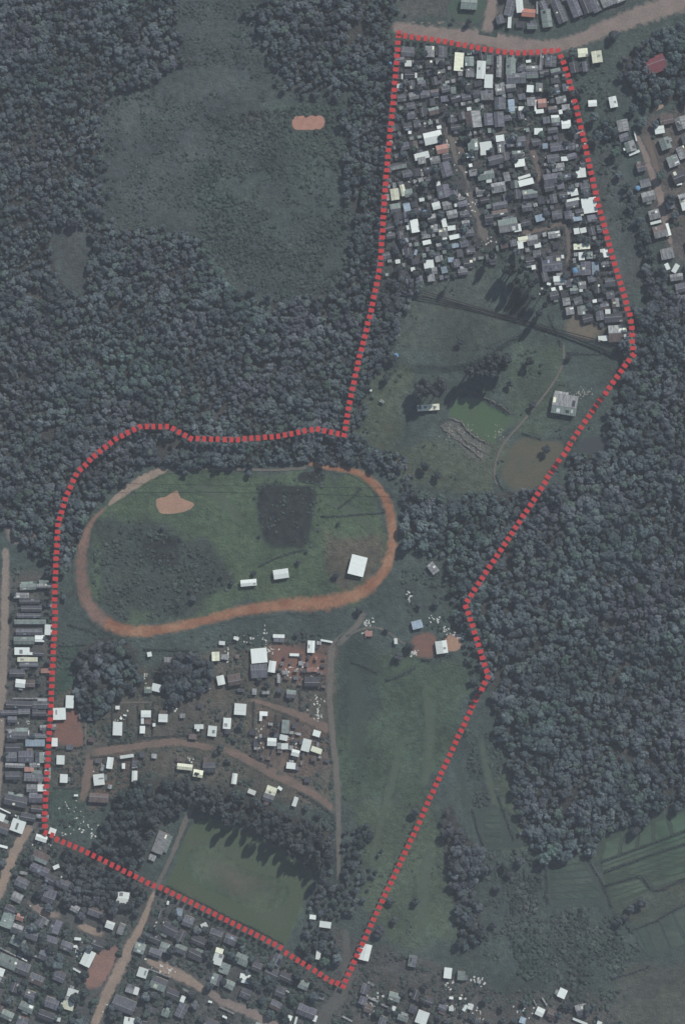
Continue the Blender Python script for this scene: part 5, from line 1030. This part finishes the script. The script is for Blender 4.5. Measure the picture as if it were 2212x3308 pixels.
for i, pts in enumerate(([(815, 725), (815, 1010)], [(930, 830), (915, 1000)], [(1000, 740), (1005, 970)], [(1110, 720), (1105, 950)], [(1020, 970), (1400, 950)], [(800, 1010), (920, 1005)], [(660, 1110), (850, 1120), (850, 1300)], [(400, 1330), (590, 1330)])):
    hedge(tr(ZI, pts), 0.35, 1.2, f'thin plot hedge in the western village gardens, {ORD[i]} from the top left', group='thin plot hedges')
for i, pts in enumerate(([(830, 600), (820, 980)], [(990, 690), (950, 980), (930, 1070)], [(1160, 520), (1165, 660)], [(1180, 410), (1340, 405)], [(1180, 510), (1340, 505)], [(800, 985), (960, 1060)], [(1370, 830), (1380, 980)], [(640, 380), (650, 480), (760, 490)])):
    hedge(tr(ZJ, pts), 0.35, 1.2, f'thin plot hedge in the eastern village gardens, {ORD[i]} from the top left', group='thin plot hedges')
# single trees
def tree_list(z, pts, kind, r, zs, lab, group, name='tree'):
    for i, (x, y) in enumerate(pts):
        u, v = z(x, y)
        tree(u, v, rng.uniform(*r), lab.replace('#', ORD[i]), group, kind, rng.uniform(*zs), name)
tree_list(ZN, [(470, -60), (540, -40), (600, 20), (640, 110), (700, 60), (770, 90), (830, 130), (870, 180), (920, 160), (965, 225), (1030, 200), (1090, 240), (1150, 280), (1180, 320), (1240, 300), (1290, 335), (1300, 400), (1330, 470)], 'slim', (2.1, 2.9), (1.0, 1.35),
          'tall slim tree above the football pitch, # from left in the row', 'tall trees above the football pitch', 'tall_tree')
tree_list(ZN, [(60, 60), (90, 100), (-60, 190), (-30, 120), (10, 260), (-110, 200)], 'slim', (2.2, 3.0), (0.9, 1.2), 'tall slim tree over the clubhouse left of the pitch, # from the top', 'tall trees by the clubhouse', 'tall_tree')
tree_list(ZB, [(590, 505), (596, 515), (400, 620), (660, 590), (672, 575), (690, 600), (705, 585), (750, 570), (780, 640), (750, 660), (672, 585), (700, 560), (735, 590), (770, 610), (720, 640), (790, 660), (815, 640), (850, 700), (800, 720), (860, 760), (830, 800)], 'slim', (2.0, 2.7), (0.95, 1.3), 'tall slim tree below the settlement, # in the cluster casting long shadows', 'tall trees below the settlement', 'tall_tree')
tree_list(ZL, [(462, 335), (480, 352), (505, 340), (470, 305), (450, 320), (525, 355), (490, 320)], 'slim', (2.6, 3.2), (0.75, 1.0), 'tall dark tree above the narrow barn, # of the clump', 'tall trees behind the barn', 'tall_tree')
tree_list(ZL, [(690, 250), (720, 235), (755, 245), (790, 220), (660, 262), (805, 245), (740, 215), (775, 200), (700, 275), (730, 270), (760, 275), (815, 215)], 'slim', (3.0, 4.0), (0.75, 0.95), 'tall dark tree above the green pond, # of the clump', 'tall trees above the pond', 'tall_tree')
tree_list(ZL, [(915, 220), (835, 310), (820, 200), (630, 135), (545, 295), (1080, 200), (240, 330), (480, 655), (535, 690), (320, 285), (985, 585), (350, 205), (930, 400), (560, 320), (430, 770)], 'dark', (2.2, 3.6), (1.0, 1.4), 'dark round tree standing in the pond fields, # as listed from the straw field', 'trees in the pond fields')
tree_list(ZH, [(170, 650), (260, 850), (330, 900), (350, 990), (310, 930), (280, 990), (370, 950), (410, 1100), (400, 260), (110, 390), (450, 560), (540, 790), (700, 900), (560, 600), (600, 890), (740, 1270), (800, 1450), (840, 1560), (640, 720)], 'round', (2.6, 4.2), (0.9, 1.3), 'leafy tree in the eastern strip, # going down from the top road', 'trees of the eastern strip')
tree_list(ZO, [(655, 690), (470, 690), (500, 830), (400, 905), (650, 50), (380, 930), (1215, 860), (1240, 600), (1330, 500)], 'dark', (2.4, 3.8), (0.8, 1.1), 'lone dark tree in the long lower meadow, # of those standing apart', 'lone trees in the lower meadow')
tree_list(ZG, [(1225, 325), (1110, 425), (1080, 465), (920, 505), (800, 520), (840, 540), (1215, 510), (1300, 640), (700, 600), (690, 570), (650, 620), (590, 340), (940, 370)], 'dark', (1.3, 2.4), (0.8, 1.1), 'small dark tree in the track infield, # of the scattered ones', 'trees in the track infield')
tree_list(ZJ, [(925, 480), (870, 440), (1140, 110), (1090, 570), (590, 930), (560, 960), (690, 880), (1350, 1480), (1300, 1410), (1210, 1360), (640, 1020), (730, 770), (980, 800), (420, 1120), (1020, 520), (870, 870)], 'dark', (1.6, 3.0), (0.8, 1.1), 'dark garden tree in the village, # of those between its houses', 'village garden trees')
tree_list(ZK, [(245, 605), (625, 105), (80, 355), (445, 745), (610, 870), (700, 20), (760, 40), (820, 20), (950, 450), (800, 560), (1070, 1110), (1110, 1180), (680, 570), (530, 940)], 'dark', (1.8, 3.6), (0.8, 1.1), 'dark tree near the earth yard east of the track, # of the scattered ones', 'trees east of the track')
tree_list(ZP, [(160, 900), (260, 880), (370, 850), (1240, 1150), (1170, 1190), (1080, 1290), (1130, 1260), (1200, 630), (830, 690), (900, 1900), (700, 1890), (880, 690)], 'dark', (2.2, 3.8), (0.9, 1.2), 'dark tree by the crop fields, # of those along their edges', 'trees by the crop fields')
GT = []
def garden(area, poly, step, n, r, woods=()):
    p = off_roads(off_houses(hexpts(poly, step), 0.75, 2), 0.5, 3)
    for w in list(woods) + PATCHES: p = p[~in_poly(p, w)]
    p = p[(p[:, 0] > 5) & (p[:, 0] < 2207) & (p[:, 1] > 5) & (p[:, 1] < 3303)]
    for u, v in p[nrng.permutation(len(p))[:n]]:
        GT.append(dict(u=u, v=v, r=rng.uniform(*r), area=area, label=None))
garden('settle', SETTLE, 20, 140, (1.6, 3.2)); garden('town', TOWN, 26, 120, (1.9, 3.8), [TOWN_WOOD]); garden('left', [(20, 1900), (175, 1860), (165, 2250), (150, 2680), (20, 2700)], 26, 18, (1.4, 2.4)); garden('south', [(1120, 3150), (1330, 3150), (1600, 3230), (1980, 3230), (1980, 3340), (1130, 3340)], 34, 26, (1.8, 3.2))
row_labels(GT, lambda q: 'dark garden tree' if q['r'] > 2.2 else 'small garden tree', 'tree row')
for q in GT: tree(q['u'], q['v'], q['r'], q['label'], 'garden trees', rng.choice(('round', 'dark', 'dark')), rng.uniform(0.8, 1.15), 'garden_tree')

# stony bank of the green pond
def bank(pts, width, height, label):
    p = smooth_path(pts, step=5); V, F = [], []; u0, v0 = p[0]
    t_ = np.gradient(p, axis=0); t_ /= np.hypot(t_[:, 0], t_[:, 1])[:, None]; n = np.stack([-t_[:, 1], t_[:, 0]], 1)
    prof = [(-1, 0), (-0.5, 0.6), (0, 1), (0.5, 0.6), (1, 0)]
    p = p + np.array([[rng.uniform(-2.5, 2.5), rng.uniform(-2.5, 2.5)] for _ in p])
    for i in range(len(p)):
        k = min(1, i / 3, (len(p) - 1 - i) / 3)
        for a, z in prof:
            q = p[i] + n[i] * a * width * rng.uniform(0.5, 1.5); V.append((X(q[0]) - X(u0), Y(q[1]) - Y(v0), -0.05 + z * k * height * rng.uniform(0.3, 1.5)))
    for i in range(len(p) - 1):
        for j in range(4): F.append((i * 5 + j, (i + 1) * 5 + j, (i + 1) * 5 + j + 1, i * 5 + j + 1))
    o = mesh_obj('earth_bank', V, F, MAT['bankm'], smooth=False); o.location = (X(u0), Y(v0), 0)
    tag(o, label, 'bank'); return o
MAT['bankm'] = plain_mat('stony_earth', (0.105, 0.105, 0.09), 0.95, 0.4, 0.5)
bank(tr(ZL, [(575, 455), (630, 470), (660, 510), (700, 540), (750, 565)]), 5, 1.3, 'pale stony bank along the lower left rim of the green pond')
bank(tr(ZL, [(540, 480), (590, 525), (640, 560), (690, 600), (720, 635)]), 5, 1.0, 'lower stony bank parallel to the pond rim')
bank(tr(ZL, [(600, 490), (650, 545), (700, 580), (745, 600)]), 6, 0.8, 'middle stony bank between the two pond banks')
bank(tr(ZL, [(690, 350), (740, 375), (800, 405), (845, 440)]), 4, 1.2, 'earth bank on the upper right rim of the green pond')
bank(tr(ZL, [(810, 760), (900, 770), (960, 766)]), 4, 0.7, 'low earth bank under the olive field')

# rubble and pale scrap lying about the yards
def rubble(name, z, spots, n, size, label, mat='scrap'):
    parts = []
    for x, y, rx, ry in spots:
        for _ in range(n):
            u, v = z(x + rng.gauss(0, 0.5) * rx, y + rng.gauss(0, 0.5) * ry)
            a, b, c = rng.uniform(*size) * 0.5, rng.uniform(*size) * 0.35, rng.uniform(0.1, 0.5)
            vv, ff = box_vf(-a, a, -b, b, 0, c); t = rng.random() * 3.14; cs, sn = math.cos(t), math.sin(t)
            vv = [(X(u) + px * cs - py * sn, Y(v) + px * sn + py * cs, pz + rng.uniform(-0.03, 0.03)) for px, py, pz in vv]; parts.append((vv, ff))
    V, F = join_vf(parts); tag(mesh_obj(name, V, F, MAT[mat]), label, 'rubble', kind='stuff')
rubble('rubble', ZJ, [(1280, 620, 60, 80), (910, 110, 25, 60), (950, 225, 40, 25), (800, 130, 80, 50), (1250, 370, 80, 60), (1060, 400, 50, 30), (640, 260, 20, 50), (1300, 700, 40, 40), (870, 860, 40, 80), (1100, 900, 60, 80), (1010, 930, 40, 30), (1150, 350, 60, 40)], 15, (0.5, 1.7), 'pale scrap and rubble strewn about the village yards')
rubble('rubble', ZI, [(500, 1450, 60, 60), (560, 1560, 50, 60), (640, 1600, 60, 60), (480, 1640, 50, 40), (880, 830, 60, 60), (660, 1420, 100, 40), (1060, 510, 20, 60), (1380, 1130, 30, 20), (1240, 760, 60, 60), (180, 860, 120, 20), (730, 1220, 60, 60), (660, 1650, 80, 60)], 7, (0.5, 1.7), 'pale scrap scattered beside the western boundary corner')
rubble('rubble', ZB, [(940, 690, 30, 60), (855, 680, 30, 30), (520, 230, 60, 60), (440, 210, 40, 20), (600, 430, 60, 40), (200, 110, 60, 40), (480, 280, 40, 40)], 9, (0.6, 1.8), 'pale rubble at the bottom of the dense settlement')
rubble('rubble', ZA, [(250, 900, 90, 40), (360, 740, 50, 30), (700, 600, 200, 200), (300, 450, 160, 160), (800, 850, 160, 160), (500, 900, 200, 160), (220, 600, 100, 120)], 30, (0.6, 1.9), 'pale scraps between the settlement roofs')
rubble('rubble', ZK, [(318, 700, 50, 25), (310, 775, 40, 30), (800, 670, 60, 40), (870, 740, 30, 20), (990, 810, 30, 40), (650, 915, 30, 20), (930, 780, 60, 20), (610, 510, 20, 40)], 14, (0.7, 1.8), 'pale scraps around the earth yard east of the track')
rubble('rubble', ZM, [(180, 800, 80, 50), (560, 1040, 50, 60), (1150, 900, 60, 60), (300, 300, 100, 60), (1200, 1180, 120, 40), (800, 1500, 50, 50), (480, 520, 60, 40)], 16, (0.7, 2.0), 'pale scraps in the yards of the southwest town')
rubble('rubble', ZO, [(350, 1400, 80, 60), (320, 1480, 80, 60), (960, 1440, 100, 80), (1070, 1530, 60, 60), (1440, 1520, 80, 60), (1100, 1280, 60, 40), (900, 1300, 60, 60)], 16, (0.7, 2.0), 'pale scraps on the southern fringe')
rubble('rubble', ZL, [(650, 500, 60, 40), (700, 580, 60, 50), (590, 510, 40, 30), (790, 510, 30, 40), (1100, 360, 60, 20), (1150, 350, 30, 20)], 26, (0.4, 1.2), 'stones on the banks of the green pond', 'stone')

# water tanks
ring = [(math.cos(i * math.pi / 8), math.sin(i * math.pi / 8)) for i in range(16)]
def lathe(prof):
    V = [(r * c, r * s, z) for r, z in prof for c, s in ring]; F = []
    for k in range(len(prof) - 1):
        for i in range(16): F.append((k * 16 + i, k * 16 + (i + 1) % 16, (k + 1) * 16 + (i + 1) % 16, (k + 1) * 16 + i))
    F.append(tuple(range(len(V) - 16, len(V)))); return V, F
for z, x, y, r, h, lab in ((ZB, 265, 290, 1.9, 3.4, 'round blue water tank in the left part of the settlement'), (ZB, 1016, 580, 2.2, 3.6, 'blue water tank left of the lilac grey house near the boundary'), (ZH, 575, 1360, 1.9, 3.6, 'blue water tank beside the eastern lane'),
                           (ZA, 92, 322, 1.4, 6.5, 'small blue water tank among trees at the northwest corner'), (ZL, 360, 193, 1.9, 2.6, 'pale blue tank at the left end of the curving embankment'), (ZA, 634, 533, 1.3, 4.6, 'small blue tank on a roof in the upper settlement')):
    u, v = z(x, y); t = empty('water_tank', (X(u), Y(v), 0))
    V, F = lathe([(r, 0), (r, h * 0.8), (r * 0.92, h * 0.86)]); mesh_obj('body', V, F, MAT['blue'], t)
    V, F = lathe([(r * 0.7, h * 0.865), (r * 0.66, h * 0.96), (r * 0.3, h)]); mesh_obj('lid', V, F, MAT['blue'], t)
    tag(t, lab, 'water tank', 'blue water tanks')

# power lines: poles carry sagging cables
def power_line(name, z, ends, lanes, zt, sag, rad, label, poles):
    a, b = [np.array([X(q[0]), Y(q[1])]) for q in tr(z, ends)]
    d = (b - a) / np.linalg.norm(b - a); n = np.array([-d[1], d[0]])
    t = empty(name, (a[0], a[1], 0))
    for off0, off1, zz in lanes:
        V, F = [], []; m = 60
        for i in range(m + 1):
            s = i / m; c = (b - a) * s + n * (off0 * (1 - s) ** 1.5 + off1 * s ** 1.5 + 0.15 * math.sin(s * 9))
            zc = zt + zz - sag * (1 - (2 * s - 1) ** 2)
            for k in range(5): V.append((c[0] + n[0] * math.cos(k * 1.2566) * rad, c[1] + n[1] * math.cos(k * 1.2566) * rad, zc + math.sin(k * 1.2566) * rad))
        for i in range(m):
            for k in range(5): F.append((i * 5 + k, i * 5 + (k + 1) % 5, (i + 1) * 5 + (k + 1) % 5, (i + 1) * 5 + k))
        mesh_obj('cable', V, F, MAT['cable'], t)
    for s in poles:
        c = (b - a) * s
        v1 = box_vf(c[0] - 0.14, c[0] + 0.14, c[1] - 0.14, c[1] + 0.14, 0, zt + 0.5)
        po = mesh_obj('pole', *v1, MAT['post'], t)
        w = max(abs(q[0]) for q in lanes) + 0.6
        v2, f2 = box_vf(-w, w, -0.09, 0.09, zt + 0.1, zt + 0.3); ang = math.atan2(n[1], n[0])
        v2 = [(c[0] + x * math.cos(ang) - y * math.sin(ang), c[1] + x * math.sin(ang) + y * math.cos(ang), zz) for x, y, zz in v2]
        mesh_obj('crossarm', v2, f2, MAT['post'], po)
    tag(t, label, 'power line')
power_line('power_line', ZB, [(70, 645), (1285, 985)], [(2.2, 1.8, 0.2), (0.3, -0.3, 0.3), (-1.9, -1.5, 0.2)], 7.5, 6.9, 0.34, 'dark bundle of power cables sagging across the field below the settlement', (0, 1))
power_line('power_line', ZG, [(300, 180), (1620, 203)], [(0.0, 0.0, 0.4)], 9, 4, 0.17, 'single thin wire crossing above the race track', (0, 0.5, 1))

# dashed red boundary of flat markers on posts, lifted over roofs and crowns
BL = [np.array(p, float) for p in boundary]
dash, carry, gap_ = [], 0.0, 21.6
for i in range(len(BL)):
    a, b = BL[i], BL[(i + 1) % len(BL)]; L = np.hypot(*(b - a)); s = carry
    while s < L:
        p = a + (b - a) * s / L; dash.append((p[0], p[1], math.atan2(-(b - a)[1], (b - a)[0]))); s += gap_
    carry = s - L
dp = np.array([(q[0], q[1]) for q in dash])
inwood = np.zeros(len(dp), bool)
for w in WOODS + [PITCH_EAST, TOWN_WOOD, SCRUB_SE]: inwood |= in_poly(dp, w) | (seg_dist(dp, w, True) < 42)
nh = np.array([np.min(np.hypot(HP[:, 0] - u, HP[:, 1] - v) - (HP[:, 2] + HP[:, 3]) / 2) for u, v in dp]) < 22
root = empty('boundary_line', (0, 0, 0)); tag(root, 'dashed red boundary line enclosing settlement, track, village and pitch', 'boundary')
def dash_vf(z):
    a, b = 12.8 * S / 2, 17.5 * S / 2
    return join_vf([box_vf(-a, a, -b, b, z, z + 0.12), box_vf(-0.1, 0.1, -0.1, 0.1, 0, z - 0.002)])
DM = {z: mesh_data('dash', *dash_vf(z), MAT['red']) for z in (0.5, 5.0, 13.0)}
rest = []
for i, (u, v, a) in enumerate(dash):
    z = 13.0 if inwood[i] else 5.0 if nh[i] or v > 2640 or v < 1000 or (u < 260 and v > 1800) else 0.5
    u += rng.uniform(-0.7, 0.7); v += rng.uniform(-0.7, 0.7)
    if i < 300 or len(dash) <= 320:
        o = obj_of('dash', DM[z], root); o.location = (X(u), Y(v), 0); o.rotation_euler = (0, 0, a + rng.uniform(-0.04, 0.04))
    else:
        V, F = dash_vf(z); c, s = math.cos(a), math.sin(a); rest.append(([(X(u) + x * c - y * s, Y(v) + x * s + y * c, zz) for x, y, zz in V], F))
if rest:
    V, F = join_vf(rest); mesh_obj('dash_remainder', V, F, MAT['red'], root)['kind'] = 'stuff'
print('houses', len(HOUSES), 'garden trees', len(GT), 'dashes', len(dash))

# ------------------------------------------------------------------ haze
v, f = box_vf(-1300, 1300, -1300, 1300, -1, ALT + 20)
m = bpy.data.materials.new('haze_air'); m.use_nodes = True; nt = m.node_tree
nt.nodes.remove(nt.nodes['Principled BSDF'])
pv = nt.nodes.new('ShaderNodeVolumePrincipled'); pv.inputs['Color'].default_value = (0.82, 0.90, 1.0, 1); pv.inputs['Density'].default_value = HAZE
nt.links.new(pv.outputs[0], nt.nodes['Material Output'].inputs['Volume'])
hz = mesh_obj('haze', v, f, m); tag(hz, 'pale bluish haze lying over the whole site', 'haze', kind='stuff')
